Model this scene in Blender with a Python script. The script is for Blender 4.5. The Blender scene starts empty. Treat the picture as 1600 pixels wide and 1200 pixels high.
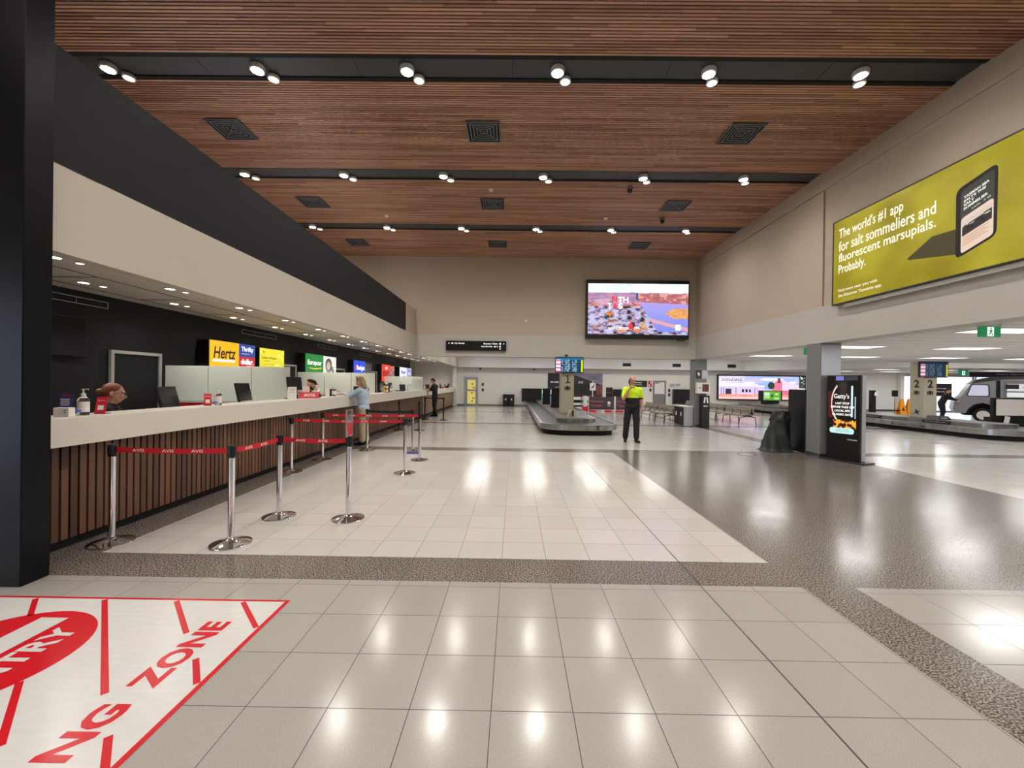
import bpy, math, random
from mathutils import Vector, Matrix
R = math.radians
rnd = random.Random(7)
SC = bpy.context.scene
COL = SC.collection

# ---------------------------------------------------------------- camera
FPX = 636.0
cam_d = bpy.data.cameras.new('camera')
cam_d.sensor_width = 36.0
cam_d.lens = FPX / 1600 * 36
cam_d.clip_start = 0.05
cam_d.clip_end = 300
cam = bpy.data.objects.new('camera', cam_d)
COL.objects.link(cam)
yc = Vector((4 / FPX, 1.5 / FPX, -1)).normalized()
zc = Vector((math.sin(.0131), math.cos(.0131), 0))
zc = (zc - zc.dot(yc) * yc).normalized()
xc = yc.cross(zc)
cam.matrix_world = Matrix.Translation((0, 0, 1.6)) @ Matrix((xc, yc, zc)).to_4x4()
SC.camera = cam

# ---------------------------------------------------------------- view, world
SC.view_settings.view_transform = 'Standard'
SC.view_settings.look = 'None'
SC.view_settings.gamma = 1
SC.view_settings.use_curve_mapping = False
SC.view_settings.exposure = 0.0
try:
    SC.cycles.use_denoising = True
    SC.cycles.max_bounces = 8
    SC.cycles.diffuse_bounces = 5
    SC.cycles.glossy_bounces = 4
    SC.cycles.transmission_bounces = 6
    SC.cycles.sample_clamp_indirect = 6
    SC.cycles.caustics_reflective = False
    SC.cycles.caustics_refractive = False
except Exception:
    pass
W = bpy.data.worlds.new('world')
SC.world = W
W.use_nodes = True
W.node_tree.nodes['Background'].inputs[0].default_value = (.72, .80, 1, 1)
W.node_tree.nodes['Background'].inputs[1].default_value = 2.2


# lamp powers (watts)
HALL, SOFF, PANEL, HIGH = 195.0, 76.0, 34.0, 37.0


# ---------------------------------------------------------------- helpers
def lin(c):
    f = lambda v: v / 12.92 if v <= .04045 else ((v + .055) / 1.055) ** 2.4
    return tuple(f(v / 255.0) for v in c[:3]) + (1.0,)


def mat(name, c, rough=.5, metal=0.0, emit=0.0, alpha=None, trans=0.0, ior=1.5, spec=None, ecol=None):
    m = bpy.data.materials.new(name)
    m.use_nodes = True
    b = m.node_tree.nodes['Principled BSDF']
    b.inputs['Base Color'].default_value = lin(c)
    b.inputs['Roughness'].default_value = rough
    b.inputs['Metallic'].default_value = metal
    b.inputs['IOR'].default_value = ior
    if spec is not None:
        b.inputs['Specular IOR Level'].default_value = spec
    if trans:
        b.inputs['Transmission Weight'].default_value = trans
    if emit:
        b.inputs['Emission Color'].default_value = lin(ecol or c)
        b.inputs['Emission Strength'].default_value = emit
        if emit >= .7:
            b.inputs['Base Color'].default_value = (.02, .02, .02, 1)
    if alpha is not None:
        b.inputs['Alpha'].default_value = alpha
    return m


class G:
    """small node graph helper"""
    def __init__(s, m):
        s.t = m.node_tree
        s.b = s.t.nodes['Principled BSDF']

    def n(s, typ, **kw):
        nd = s.t.nodes.new(typ)
        for k, v in kw.items():
            setattr(nd, k, v)
        return nd

    def l(s, a, b):
        s.t.links.new(a, b)

    def m(s, op, a, b=None, c=None):
        nd = s.n('ShaderNodeMath', operation=op)
        for i, v in enumerate((a, b, c)):
            if v is None:
                continue
            if isinstance(v, (int, float)):
                nd.inputs[i].default_value = v
            else:
                s.l(v, nd.inputs[i])
        return nd.outputs[0]

    def mix(s, f, a, b):
        nd = s.n('ShaderNodeMix', data_type='RGBA')
        for i, v in ((0, f), (6, a), (7, b)):
            if isinstance(v, (tuple, float, int)):
                nd.inputs[i].default_value = v
            else:
                s.l(v, nd.inputs[i])
        return nd.outputs[2]


def tile_mat(name, c, c2, px, py, rough, speck, grout, seed=0, gw=.0022, bump=.02):
    m = mat(name, c, rough)
    g = G(m)
    tc = g.n('ShaderNodeTexCoord').outputs['Object']
    sp = g.n('ShaderNodeSeparateXYZ')
    g.l(tc, sp.inputs[0])
    ds, ids = [], []
    for o, p in ((sp.outputs[0], px), (sp.outputs[1], py)):
        q = g.m('DIVIDE', g.m('SUBTRACT', o, p), .4)
        fl = g.m('FLOOR', q)
        fr = g.m('SUBTRACT', q, fl)
        ds.append(g.m('MULTIPLY', g.m('MINIMUM', fr, g.m('SUBTRACT', 1.0, fr)), .4))
        ids.append(fl)
    joint = g.m('LESS_THAN', g.m('MINIMUM', ds[0], ds[1]), gw)
    cb = g.n('ShaderNodeCombineXYZ')
    g.l(ids[0], cb.inputs[0])
    g.l(ids[1], cb.inputs[1])
    wn = g.n('ShaderNodeTexWhiteNoise')
    g.l(cb.outputs[0], wn.inputs['Vector'])
    nz = g.n('ShaderNodeTexNoise')
    g.l(tc, nz.inputs['Vector'])
    nz.inputs['Scale'].default_value = speck
    nz.inputs['Detail'].default_value = 3
    rp = g.n('ShaderNodeValToRGB')
    g.l(nz.outputs['Fac'], rp.inputs[0])
    rp.color_ramp.elements[0].position = .45
    rp.color_ramp.elements[0].color = lin(c2)
    rp.color_ramp.elements[1].position = .55
    rp.color_ramp.elements[1].color = lin(c)
    tv = g.m('ADD', g.m('MULTIPLY', wn.outputs['Value'], .07), .965)
    hs = g.n('ShaderNodeHueSaturation')
    g.l(rp.outputs[0], hs.inputs['Color'])
    g.l(tv, hs.inputs['Value'])
    g.l(g.mix(joint, hs.outputs[0], lin(grout)), g.b.inputs['Base Color'])
    n2 = g.n('ShaderNodeTexNoise')
    g.l(tc, n2.inputs['Vector'])
    n2.inputs['Scale'].default_value = 2.3
    r = g.m('ADD', g.m('MULTIPLY', n2.outputs['Fac'], .10), rough - .05)
    g.l(g.m('ADD', r, g.m('MULTIPLY', joint, .4)), g.b.inputs['Roughness'])
    n3 = g.n('ShaderNodeTexNoise')
    g.l(tc, n3.inputs['Vector'])
    n3.inputs['Scale'].default_value = 55
    bp = g.n('ShaderNodeBump')
    bp.inputs['Strength'].default_value = bump
    bp.inputs['Distance'].default_value = .004
    g.l(n3.outputs['Fac'], bp.inputs['Height'])
    g.l(bp.outputs[0], g.b.inputs['Normal'])
    return m


def wood_mat(name, dark, light, pitch, axis, blen, rough=.45, long_axis=0):
    """boards: white noise per slat and per board length, fine grain along the board"""
    m = mat(name, light, rough)
    g = G(m)
    tc = g.n('ShaderNodeTexCoord').outputs['Object']
    sp = g.n('ShaderNodeSeparateXYZ')
    g.l(tc, sp.inputs[0])
    a = g.m('FLOOR', g.m('DIVIDE', sp.outputs[axis], pitch))
    la = g.m('FLOOR', g.m('ADD', g.m('DIVIDE', sp.outputs[long_axis], blen), g.m('MULTIPLY', a, .37)))
    cb = g.n('ShaderNodeCombineXYZ')
    g.l(a, cb.inputs[0])
    g.l(la, cb.inputs[1])
    wn = g.n('ShaderNodeTexWhiteNoise')
    g.l(cb.outputs[0], wn.inputs['Vector'])
    mp = g.n('ShaderNodeMapping')
    g.l(tc, mp.inputs[0])
    s = [45, 45, 45]
    s[long_axis] = 2.5
    mp.inputs['Scale'].default_value = s
    nz = g.n('ShaderNodeTexNoise')
    g.l(mp.outputs[0], nz.inputs['Vector'])
    nz.inputs['Scale'].default_value = 1
    nz.inputs['Detail'].default_value = 4
    f = g.m('ADD', g.m('MULTIPLY', wn.outputs['Value'], .7), g.m('MULTIPLY', nz.outputs['Fac'], .4))
    g.l(g.mix(g.m('MINIMUM', f, 1.0), lin(dark), lin(light)), g.b.inputs['Base Color'])
    return m


def noisy(m, c1, c2, scale, bump=0.0, stretch=(1, 1, 1)):
    g = G(m)
    tc = g.n('ShaderNodeTexCoord').outputs['Object']
    mp = g.n('ShaderNodeMapping')
    g.l(tc, mp.inputs[0])
    mp.inputs['Scale'].default_value = stretch
    nz = g.n('ShaderNodeTexNoise')
    g.l(mp.outputs[0], nz.inputs['Vector'])
    nz.inputs['Scale'].default_value = scale
    nz.inputs['Detail'].default_value = 4
    g.l(g.mix(nz.outputs['Fac'], lin(c1), lin(c2)), g.b.inputs['Base Color'])
    if bump:
        bp = g.n('ShaderNodeBump')
        bp.inputs['Strength'].default_value = bump
        bp.inputs['Distance'].default_value = .01
        g.l(nz.outputs['Fac'], bp.inputs['Height'])
        g.l(bp.outputs[0], g.b.inputs['Normal'])
    return m


def attr_mat(name, emit):
    m = mat(name, (20, 20, 20), .25)
    g = G(m)
    at = g.n('ShaderNodeAttribute', attribute_name='Col')
    if emit:
        g.l(at.outputs['Color'], g.b.inputs['Emission Color'])
        g.b.inputs['Emission Strength'].default_value = emit
        g.b.inputs['Specular IOR Level'].default_value = .25
    else:
        g.l(at.outputs['Color'], g.b.inputs['Base Color'])
        g.b.inputs['Roughness'].default_value = .5
    return m


_tx = {}


def text_mesh(s, bold=0.0):
    k = (s, bold)
    if k not in _tx:
        cu = bpy.data.curves.new('t', 'FONT')
        cu.body = s
        cu.offset = bold
        cu.resolution_u = 3
        ob = bpy.data.objects.new('t', cu)
        COL.objects.link(ob)
        dg = bpy.context.evaluated_depsgraph_get()
        me = ob.evaluated_get(dg).to_mesh()
        vs = [v.co.copy() for v in me.vertices]
        fs = [tuple(p.vertices) for p in me.polygons]
        ob.evaluated_get(dg).to_mesh_clear()
        bpy.data.objects.remove(ob)
        bpy.data.curves.remove(cu)
        xs = [v.x for v in vs]
        ys = [v.y for v in vs]
        x0, x1, y0, y1 = min(xs), max(xs), min(ys), max(ys)
        _tx[k] = ([((v.x - x0) / (x1 - x0), (v.y - y0) / (y1 - y0)) for v in vs], fs, (x1 - x0) / (y1 - y0))
    return _tx[k]


class MB:
    def __init__(s):
        s.v = []
        s.f = []
        s.m = []

    def add(s, vs, fs, m=0):
        o = len(s.v)
        s.v += [tuple(v) for v in vs]
        s.f += [tuple(i + o for i in f) for f in fs]
        s.m += [m] * len(fs)
        return s

    def box(s, x0, x1, y0, y1, z0, z1, m=0):
        vs = [(x, y, z) for z in (z0, z1) for y in (y0, y1) for x in (x0, x1)]
        return s.add(vs, [(0, 2, 3, 1), (4, 5, 7, 6), (0, 1, 5, 4), (2, 6, 7, 3), (0, 4, 6, 2), (1, 3, 7, 5)], m)

    def bbox(s, x0, x1, y0, y1, z0, z1, b=.01, m=0):
        """box with chamfered vertical and horizontal edges"""
        vs = []
        for z, i in ((z0, b), (z0 + b, 0), (z1 - b, 0), (z1, b)):
            X0, X1, Y0, Y1 = x0 + i, x1 - i, y0 + i, y1 - i
            c = b
            vs += [(X0 + c, Y0, z), (X1 - c, Y0, z), (X1, Y0 + c, z), (X1, Y1 - c, z), (X1 - c, Y1, z), (X0 + c, Y1, z), (X0, Y1 - c, z), (X0, Y0 + c, z)]
        fs = [tuple(range(7, -1, -1)), tuple(range(24, 32))]
        for k in range(3):
            for i in range(8):
                j = (i + 1) % 8
                fs.append((k * 8 + i, k * 8 + j, k * 8 + 8 + j, k * 8 + 8 + i))
        return s.add(vs, fs, m)

    def obox(s, c, size, mt=None, m=0):
        """oriented box, mt a Matrix (3x3 or 4x4 rotation)"""
        mt = (mt or Matrix.Identity(3)).to_3x3()
        h = [q / 2 for q in size]
        vs = [Vector(c) + mt @ Vector((x * h[0], y * h[1], z * h[2])) for z in (-1, 1) for y in (-1, 1) for x in (-1, 1)]
        return s.add(vs, [(0, 2, 3, 1), (4, 5, 7, 6), (0, 1, 5, 4), (2, 6, 7, 3), (0, 4, 6, 2), (1, 3, 7, 5)], m)

    def ext(s, pts, vec, m=0):
        n = len(pts)
        vec = Vector(vec)
        vs = [Vector(p) for p in pts] + [Vector(p) + vec for p in pts]
        fs = [tuple(range(n - 1, -1, -1)), tuple(range(n, 2 * n))]
        fs += [(i, (i + 1) % n, n + (i + 1) % n, n + i) for i in range(n)]
        return s.add(vs, fs, m)

    def poly(s, pts, m=0):
        return s.add(pts, [tuple(range(len(pts)))], m)

    def lathe(s, prof, c=(0, 0, 0), n=32, m=0, mt=None):
        vs, fs = [], []
        mt = mt.to_3x3() if mt else None
        for r, z in prof:
            for i in range(n):
                a = 2 * math.pi * i / n
                p = Vector((r * math.cos(a), r * math.sin(a), z))
                if mt:
                    p = mt @ p
                vs.append(p + Vector(c))
        for k in range(len(prof) - 1):
            for i in range(n):
                j = (i + 1) % n
                fs.append((k * n + i, k * n + j, (k + 1) * n + j, (k + 1) * n + i))
        fs.append(tuple(range(n - 1, -1, -1)))
        fs.append(tuple(range((len(prof) - 1) * n, len(prof) * n)))
        return s.add(vs, fs, m)

    def tube(s, pts, r, n=10, m=0, r2=None):
        pts = [Vector(p) for p in pts]
        vs, fs = [], []
        up = None
        for k, p in enumerate(pts):
            d = (pts[min(k + 1, len(pts) - 1)] - pts[max(k - 1, 0)]).normalized()
            if up is None:
                up = Vector((0, 0, 1)) if abs(d.z) < .9 else Vector((1, 0, 0))
            a = d.cross(up).normalized()
            b = d.cross(a).normalized()
            up = -b if False else up
            rr = r if r2 is None else r + (r2 - r) * k / max(1, len(pts) - 1)
            for i in range(n):
                t = 2 * math.pi * i / n
                vs.append(p + a * rr * math.cos(t) + b * rr * math.sin(t))
        for k in range(len(pts) - 1):
            for i in range(n):
                j = (i + 1) % n
                fs.append((k * n + i, k * n + j, (k + 1) * n + j, (k + 1) * n + i))
        fs.append(tuple(range(n - 1, -1, -1)))
        fs.append(tuple(range((len(pts) - 1) * n, len(pts) * n)))
        return s.add(vs, fs, m)

    def sph(s, c, r, n=16, m=0, mt=None):
        if isinstance(r, (int, float)):
            r = (r, r, r)
        mt = mt.to_3x3() if mt else Matrix.Identity(3)
        k = n // 2
        vs, fs = [], []
        for j in range(k + 1):
            ph = math.pi * j / k
            for i in range(n):
                a = 2 * math.pi * i / n
                q = max(math.sin(ph), 1e-4)
                vs.append(Vector(c) + mt @ Vector((r[0] * q * math.cos(a), r[1] * q * math.sin(a), -r[2] * math.cos(ph))))
        for j in range(k):
            for i in range(n):
                t = (i + 1) % n
                fs.append((j * n + i, j * n + t, (j + 1) * n + t, (j + 1) * n + i))
        return s.add(vs, fs, m)

    def text(s, t, O, ex, ez, w, h, m=0, bold=0.0, align=None):
        """text filling the box O + ex*[0,w] + ez*[0,h]; align keeps the letter aspect"""
        uv, fs, asp = text_mesh(t, bold)
        O, ex, ez = Vector(O), Vector(ex).normalized(), Vector(ez).normalized()
        if w is None:
            w = asp * h
        if align == 'c':
            O = O - ex * w / 2
        elif align == 'r':
            O = O - ex * w
        return s.add([O + ex * (u * w) + ez * (v * h) for u, v in uv], fs, m)

    def qtext(s, t, q, u0, v0, u1, v1, m=0, bold=0.0):
        """text on the bilinear patch q = bottom-left, bottom-right, top-right, top-left"""
        uv, fs, asp = text_mesh(t, bold)
        A, B, C, D = [Vector(p) for p in q]

        def P(u, v):
            return (A * (1 - u) + B * u) * (1 - v) + (D * (1 - u) + C * u) * v
        return s.add([P(u0 + u * (u1 - u0), v0 + v * (v1 - v0)) for u, v in uv], fs, m)

    def build(s, name, mats, parent=None, smooth=0, recalc=False):
        me = bpy.data.meshes.new(name)
        me.from_pydata(s.v, [], s.f)
        if not isinstance(mats, (list, tuple)):
            mats = [mats]
        for q in mats:
            me.materials.append(q)
        me.polygons.foreach_set('material_index', s.m)
        if smooth:
            me.polygons.foreach_set('use_smooth', [True] * len(me.polygons))
            me.set_sharp_from_angle(angle=R(smooth))
        me.update()
        o = bpy.data.objects.new(name, me)
        COL.objects.link(o)
        if parent:
            o.parent = parent
        return o


def tag(o, label=None, cat=None, group=None, kind=None):
    if label:
        o['label'] = label
    if cat:
        o['category'] = cat
    if group:
        o['group'] = group
    if kind:
        o['kind'] = kind
    return o


def struct(o, label=None):
    o['kind'] = 'structure'
    if label:
        o['label'] = label
    return o


def thing(name, label, cat, loc=(0, 0, 0), rz=0.0, group=None):
    o = bpy.data.objects.new(name, None)
    o.empty_display_size = .1
    COL.objects.link(o)
    o.location = loc
    o.rotation_euler = (0, 0, rz)
    return tag(o, label, cat, group)


def dup(o, parent=None):
    c = o.copy()
    COL.objects.link(c)
    c.parent = parent
    for ch in list(o.children):
        dup(ch, c)
    return c


def place(o, loc, rz=0.0, label=None, group=None):
    o.location = loc
    o.rotation_euler = (0, 0, rz)
    if label:
        o['label'] = label
    if group:
        o['group'] = group
    return o


def picture(name, parent, O, ex, ez, w, h, nx, ny, fn, m):
    """a flat picture as a grid of coloured cells; fn(u, v) gives an sRGB colour, v runs upward"""
    O, ex, ez = Vector(O), Vector(ex).normalized(), Vector(ez).normalized()
    vs = [O + ex * (w * i / nx) + ez * (h * j / ny) for j in range(ny + 1) for i in range(nx + 1)]
    fs = []
    cols = []
    for j in range(ny):
        for i in range(nx):
            a = j * (nx + 1) + i
            fs.append((a, a + 1, a + nx + 2, a + nx + 1))
            cols += list(lin(fn((i + .5) / nx, (j + .5) / ny))) * 4
    me = bpy.data.meshes.new(name)
    me.from_pydata([tuple(v) for v in vs], [], fs)
    me.materials.append(m)
    ca = me.color_attributes.new('Col', 'FLOAT_COLOR', 'CORNER')
    ca.data.foreach_set('color', cols)
    me.update()
    o = bpy.data.objects.new(name, me)
    COL.objects.link(o)
    if parent:
        o.parent = parent
    return o


def h2(i, j, s=0):
    n = (i * 374761393 + j * 668265263 + s * 974634777) & 0xffffffff
    n = ((n ^ (n >> 13)) * 1274126177) & 0xffffffff
    return ((n ^ (n >> 16)) & 0xffff) / 65535.0


def vn(x, y, s=0):
    i, j = math.floor(x), math.floor(y)
    a, b = x - i, y - j
    a, b = a * a * (3 - 2 * a), b * b * (3 - 2 * b)
    return (h2(i, j, s) * (1 - a) + h2(i + 1, j, s) * a) * (1 - b) + (h2(i, j + 1, s) * (1 - a) + h2(i + 1, j + 1, s) * a) * b


def mixc(a, b, t):
    t = max(0, min(1, t))
    return tuple(a[k] * (1 - t) + b[k] * t for k in range(3))


def area(name, loc, sx, sy, power, col=(1, .93, .85), rot=(0, 0, 0), parent=None, spread=180):
    d = bpy.data.lights.new(name, 'AREA')
    d.shape = 'RECTANGLE'
    d.size = sx
    d.size_y = sy
    d.energy = power
    d.color = col
    d.spread = R(spread)
    o = bpy.data.objects.new(name, d)
    COL.objects.link(o)
    o.location = loc
    o.rotation_euler = rot
    o.parent = parent
    return o


def spot(name, loc, power, ang=110, blend=.8, col=(1, .9, .78), rad=.06, parent=None):
    d = bpy.data.lights.new(name, 'SPOT')
    d.energy = power
    d.spot_size = R(ang)
    d.spot_blend = blend
    d.color = col
    d.shadow_soft_size = rad
    o = bpy.data.objects.new(name, d)
    COL.objects.link(o)
    o.location = loc
    o.parent = parent
    return o


# ---------------------------------------------------------------- materials
M = {}
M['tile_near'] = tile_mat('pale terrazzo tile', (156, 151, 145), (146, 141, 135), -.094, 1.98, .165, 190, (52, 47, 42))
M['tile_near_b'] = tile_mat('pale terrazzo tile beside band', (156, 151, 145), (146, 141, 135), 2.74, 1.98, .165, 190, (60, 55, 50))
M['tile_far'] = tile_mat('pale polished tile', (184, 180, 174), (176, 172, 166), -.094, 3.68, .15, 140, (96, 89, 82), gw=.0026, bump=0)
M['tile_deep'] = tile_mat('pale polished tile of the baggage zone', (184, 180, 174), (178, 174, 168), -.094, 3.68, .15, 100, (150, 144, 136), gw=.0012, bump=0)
M['granite'] = tile_mat('dark speckled granite', (138, 129, 120), (50, 46, 42), 2.32, 3.68, .19, 92, (58, 52, 47), gw=.0015)
M['joint'] = mat('dark movement joint', (38, 34, 32), .5)
M['wood_ceiling'] = wood_mat('cedar ceiling slats', (124, 80, 62), (208, 160, 130), .054, 1, 1.9, .5, 0)
M['wood_counter'] = wood_mat('timber counter slats', (56, 34, 25), (118, 80, 58), .08, 1, 5.0, .4, 2)
M['veneer'] = noisy(mat('brown timber veneer', (120, 90, 66), .4), (100, 74, 54), (138, 106, 80), 3, 0, (1, 6, 1))
M['cream'] = noisy(mat('cream paint', (196, 188, 175), .55), (198, 190, 177), (190, 182, 169), 1.5)
M['beige'] = noisy(mat('beige paint', (186, 172, 155), .6), (188, 174, 157), (182, 168, 151), 1.2)
M['grey_white'] = noisy(mat('grey white paint', (190, 187, 180), .55), (192, 189, 182), (184, 181, 174), 1.5)
M['white'] = mat('white paint', (222, 220, 215), .55)
M['black_wall'] = noisy(mat('charcoal paint', (24, 24, 27), .5, 0, 0, None, 0, 1.5, .25), (25, 25, 28), (20, 20, 23), 1.5)
M['parapet'] = noisy(mat('charcoal cladding', (27, 28, 33), .55, 0, 0, None, 0, 1.5, .22), (29, 30, 35), (24, 25, 29), 1.5)
M['gloss_black'] = noisy(mat('glossy black cladding', (14, 16, 22), .32, 0, 0, None, 0, 1.5, .2), (6, 7, 11), (11, 12, 17), 14, .02)
M['channel'] = mat('dark grey channel', (58, 58, 60), .5)
M['black'] = mat('black plastic', (16, 16, 17), .4)
M['black_matt'] = mat('matt black', (10, 10, 10), .8)
M['louvre'] = mat('grey louvre metal', (96, 98, 102), .4)
M['dark_grey'] = mat('dark grey', (52, 52, 54), .5)
M['grey'] = mat('mid grey', (120, 120, 120), .5)
M['chrome'] = mat('polished chrome', (225, 225, 228), .08, 1)
M['steel'] = mat('brushed steel', (170, 170, 168), .28, 1)
M['rim'] = noisy(mat('segmented steel', (170, 170, 168), .25, 1), (220, 220, 217), (112, 112, 112), 1, 0, (4, 4, .02))
M['alu'] = mat('silver aluminium', (176, 178, 184), .4, .6)
M['column'] = mat('grey laminate column', (126, 126, 128), .35)
M['column_beige'] = mat('beige laminate', (172, 165, 145), .45)
M['soffit'] = mat('soffit paint', (224, 218, 208), .6)
M['ceil_grey'] = noisy(mat('pale grey ceiling', (214, 214, 213), .6), (216, 216, 215), (208, 208, 207), 2)
M['white_top'] = mat('white solid surface', (214, 207, 196), .35)
M['red'] = mat('red plastic', (200, 24, 44), .45)
M['belt'] = mat('red webbing', (196, 18, 34), .7)
M['white_print'] = mat('white print', (235, 228, 224), .6)
M['black_belt'] = mat('black webbing', (14, 13, 14), .7)
M['vinyl'] = noisy(mat('white floor vinyl', (200, 198, 194), .22), (204, 202, 198), (186, 184, 180), 9, 0, (1, 4, 1))
M['vinyl_red'] = mat('red floor vinyl', (186, 24, 34), .24)
M['frost'] = mat('frosted glass', (226, 232, 220), .4, 0, 0)
M['glass'] = mat('clear glass', (255, 255, 255), .02, 0, 0, None, 1.0, 1.45)
M['lamp_hot'] = mat('lit lamp lens', (255, 246, 232), .5, 0, 200)
M['lamp_soffit'] = mat('lit downlight lens', (255, 236, 208), .5, 0, 16)
M['lamp_soft'] = mat('dim lamp lens', (255, 240, 220), .5, 0, 2.6)
M['panel_light'] = mat('lit panel diffuser', (255, 252, 246), .5, 0, 1.8)
M['screen_txt'] = mat('lit white lettering', (255, 252, 246), .5, 0, 1.25)
M['door_frame'] = mat('pale grey door frame', (158, 154, 148), .45)
M['belt_rubber'] = mat('carousel rubber', (62, 64, 66), .35)
M['pict'] = attr_mat('lit screen picture', 1.25)
M['print'] = attr_mat('printed picture', 0)
M['clear'] = mat('clear plastic', (240, 245, 250), .05, 0, 0, None, .95, 1.3)
M['skin_w'] = noisy(mat('fair skin', (205, 150, 125), .5), (212, 160, 135), (190, 132, 110), 12)
M['skin_p'] = noisy(mat('reddish skin', (196, 140, 118), .5), (204, 150, 128), (180, 122, 102), 12)
M['hivis'] = noisy(mat('fluorescent yellow fabric', (214, 255, 30), .7), (222, 255, 40), (196, 240, 20), 9, .2)
M['navy'] = noisy(mat('navy fabric', (14, 15, 20), .8), (18, 19, 25), (11, 12, 16), 12, .2)
M['denim'] = noisy(mat('pale blue cotton', (170, 188, 205), .8), (182, 200, 216), (150, 170, 190), 10, .3)
M['khaki'] = noisy(mat('beige cotton', (178, 160, 132), .8), (188, 170, 142), (158, 140, 112), 10, .3)
M['black_cloth'] = noisy(mat('black cloth', (18, 17, 18), .85), (22, 21, 22), (13, 12, 13), 10, .3)
M['hair_blond'] = noisy(mat('blonde hair', (150, 125, 92), .6), (178, 152, 112), (96, 74, 50), 30, .4, (1, 1, .2))
M['hair_ginger'] = noisy(mat('auburn hair', (120, 66, 40), .55), (140, 80, 48), (86, 44, 26), 30, .4, (1, 1, .2))
M['hair_dark'] = noisy(mat('dark hair', (26, 20, 18), .6), (32, 25, 22), (18, 14, 12), 30, .4)
M['eye'] = mat('eye white', (225, 222, 216), .3)
M['iris'] = mat('dark iris', (40, 30, 25), .3)
M['lips'] = mat('lips', (150, 80, 74), .5)
M['tarp'] = noisy(mat('dark green tarpaulin', (34, 38, 34), .55), (42, 46, 40), (24, 27, 25), 5, .9)
M['vinyl_seat'] = mat('taupe seat vinyl', (140, 132, 122), .55)
M['orange'] = mat('safety orange plastic', (238, 158, 30), .5)
M['green'] = mat('exit sign green', (10, 120, 70), .4, 0, .8, ecol=(16, 130, 76))

# ================================================================ the shell
ZC = 6.42          # hall ceiling (underside of the slats)
XL, XR = -3.84, 6.92
YB = 15.65
FAR = 28.2
ROWS = [6.28, 9.47, 12.66]

# floor: one mesh of rectangles, a material for each kind of paving
xs = [-10, -3.76, 1.502, 1.512, 2.32, 2.74, 7.02, 7.45, 50]
ys = [-9, 3.26, 3.70, 9.52, 9.98, 15.8, 16.25, 22.1, 22.5, FAR + 4]
fb = MB()
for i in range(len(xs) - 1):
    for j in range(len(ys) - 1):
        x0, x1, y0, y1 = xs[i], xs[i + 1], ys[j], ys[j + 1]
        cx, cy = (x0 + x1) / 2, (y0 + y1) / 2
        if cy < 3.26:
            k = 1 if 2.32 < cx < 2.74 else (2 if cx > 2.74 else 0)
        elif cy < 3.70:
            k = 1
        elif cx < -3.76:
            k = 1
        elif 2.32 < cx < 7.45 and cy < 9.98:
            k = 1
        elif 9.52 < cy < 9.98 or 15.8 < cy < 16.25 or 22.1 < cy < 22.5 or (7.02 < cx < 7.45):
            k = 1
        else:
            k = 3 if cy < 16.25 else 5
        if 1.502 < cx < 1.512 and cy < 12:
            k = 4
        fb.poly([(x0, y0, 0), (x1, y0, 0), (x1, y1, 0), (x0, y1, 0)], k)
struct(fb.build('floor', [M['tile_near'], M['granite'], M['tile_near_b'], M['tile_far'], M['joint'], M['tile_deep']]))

# slatted hall ceiling with three dark service channels
cb = MB()
gaps = [(r - .22, r + .22) for r in ROWS] + [(3.09 - .22, 3.09 + .22), (-.1 - .22, -.1 + .22), (-3.29 - .22, -3.29 + .22)]
y = -9.0
while y < YB - .02:
    if not any(a - .05 < y < b for a, b in gaps):
        cb.box(-8.5, XR + .2, y, y + .035, ZC, ZC + .014)
    y += .054
ge = sorted(gaps)
for a_, b_ in zip([-9.0] + [g_[1] - .012 for g_ in ge], [g_[0] + .037 for g_ in ge] + [YB]):
    cb.box(-8.5, XR + .2, a_, b_, ZC + .0145, ZC + .022, 1)
struct(cb.build('ceiling', [M['wood_ceiling'], M['black_matt']]))
cb = MB()
cb.box(-8.6, XR + .4, -9, YB + .5, ZC + .12, ZC + .2)
struct(cb.build('ceiling_backing', M['black_matt']), 'black backing above the timber slats')
for k, (a, b) in enumerate(gaps):
    t = MB()
    t.box(-8.5, XR + .02, a + .035, b - .01, ZC + .03, ZC + .10)
    for q in range(7):
        xx = -8.2 + q * 2.4 + .9
        t.box(xx, xx + .006, a + .035, b - .01, ZC + .027, ZC + .03, 1)
    struct(t.build('trim_%d' % (k + 1), [M['channel'], M['black_matt']]), 'dark service channel between ceiling slats')

# end wall of the hall over the baggage zone
w = MB()
w.box(-8.6, XR + .45, YB, YB + .45, 3.42, ZC + .12, 0)
w.box(XL - .1, XR, YB - .012, YB + .45, 2.60, 3.42, 1)
struct(w.build('wall_back', [M['beige'], M['grey_white']]))
# right wall: painted band below, panel with a shadow groove above
w = MB()
w.box(XR, XR + .45, -9, YB + .45, 2.60, 3.42, 1)
w.box(XR, XR + .45, 9.24, YB + .3, 3.42, 6.02, 0)
w.box(XR + .025, XR + .45, -9, 9.20, 3.42, 6.02, 0)
w.box(XR + .04, XR + .45, 9.19, 9.25, 3.42, 6.02, 0)
w.box(XR + .03, XR + .45, -9, YB + .3, 6.02, 6.045, 0)
w.box(XR, XR + .45, -9, YB + .3, 6.045, ZC + .12, 0)
struct(w.build('wall_right', [M['beige'], M['grey_white']]))
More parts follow.
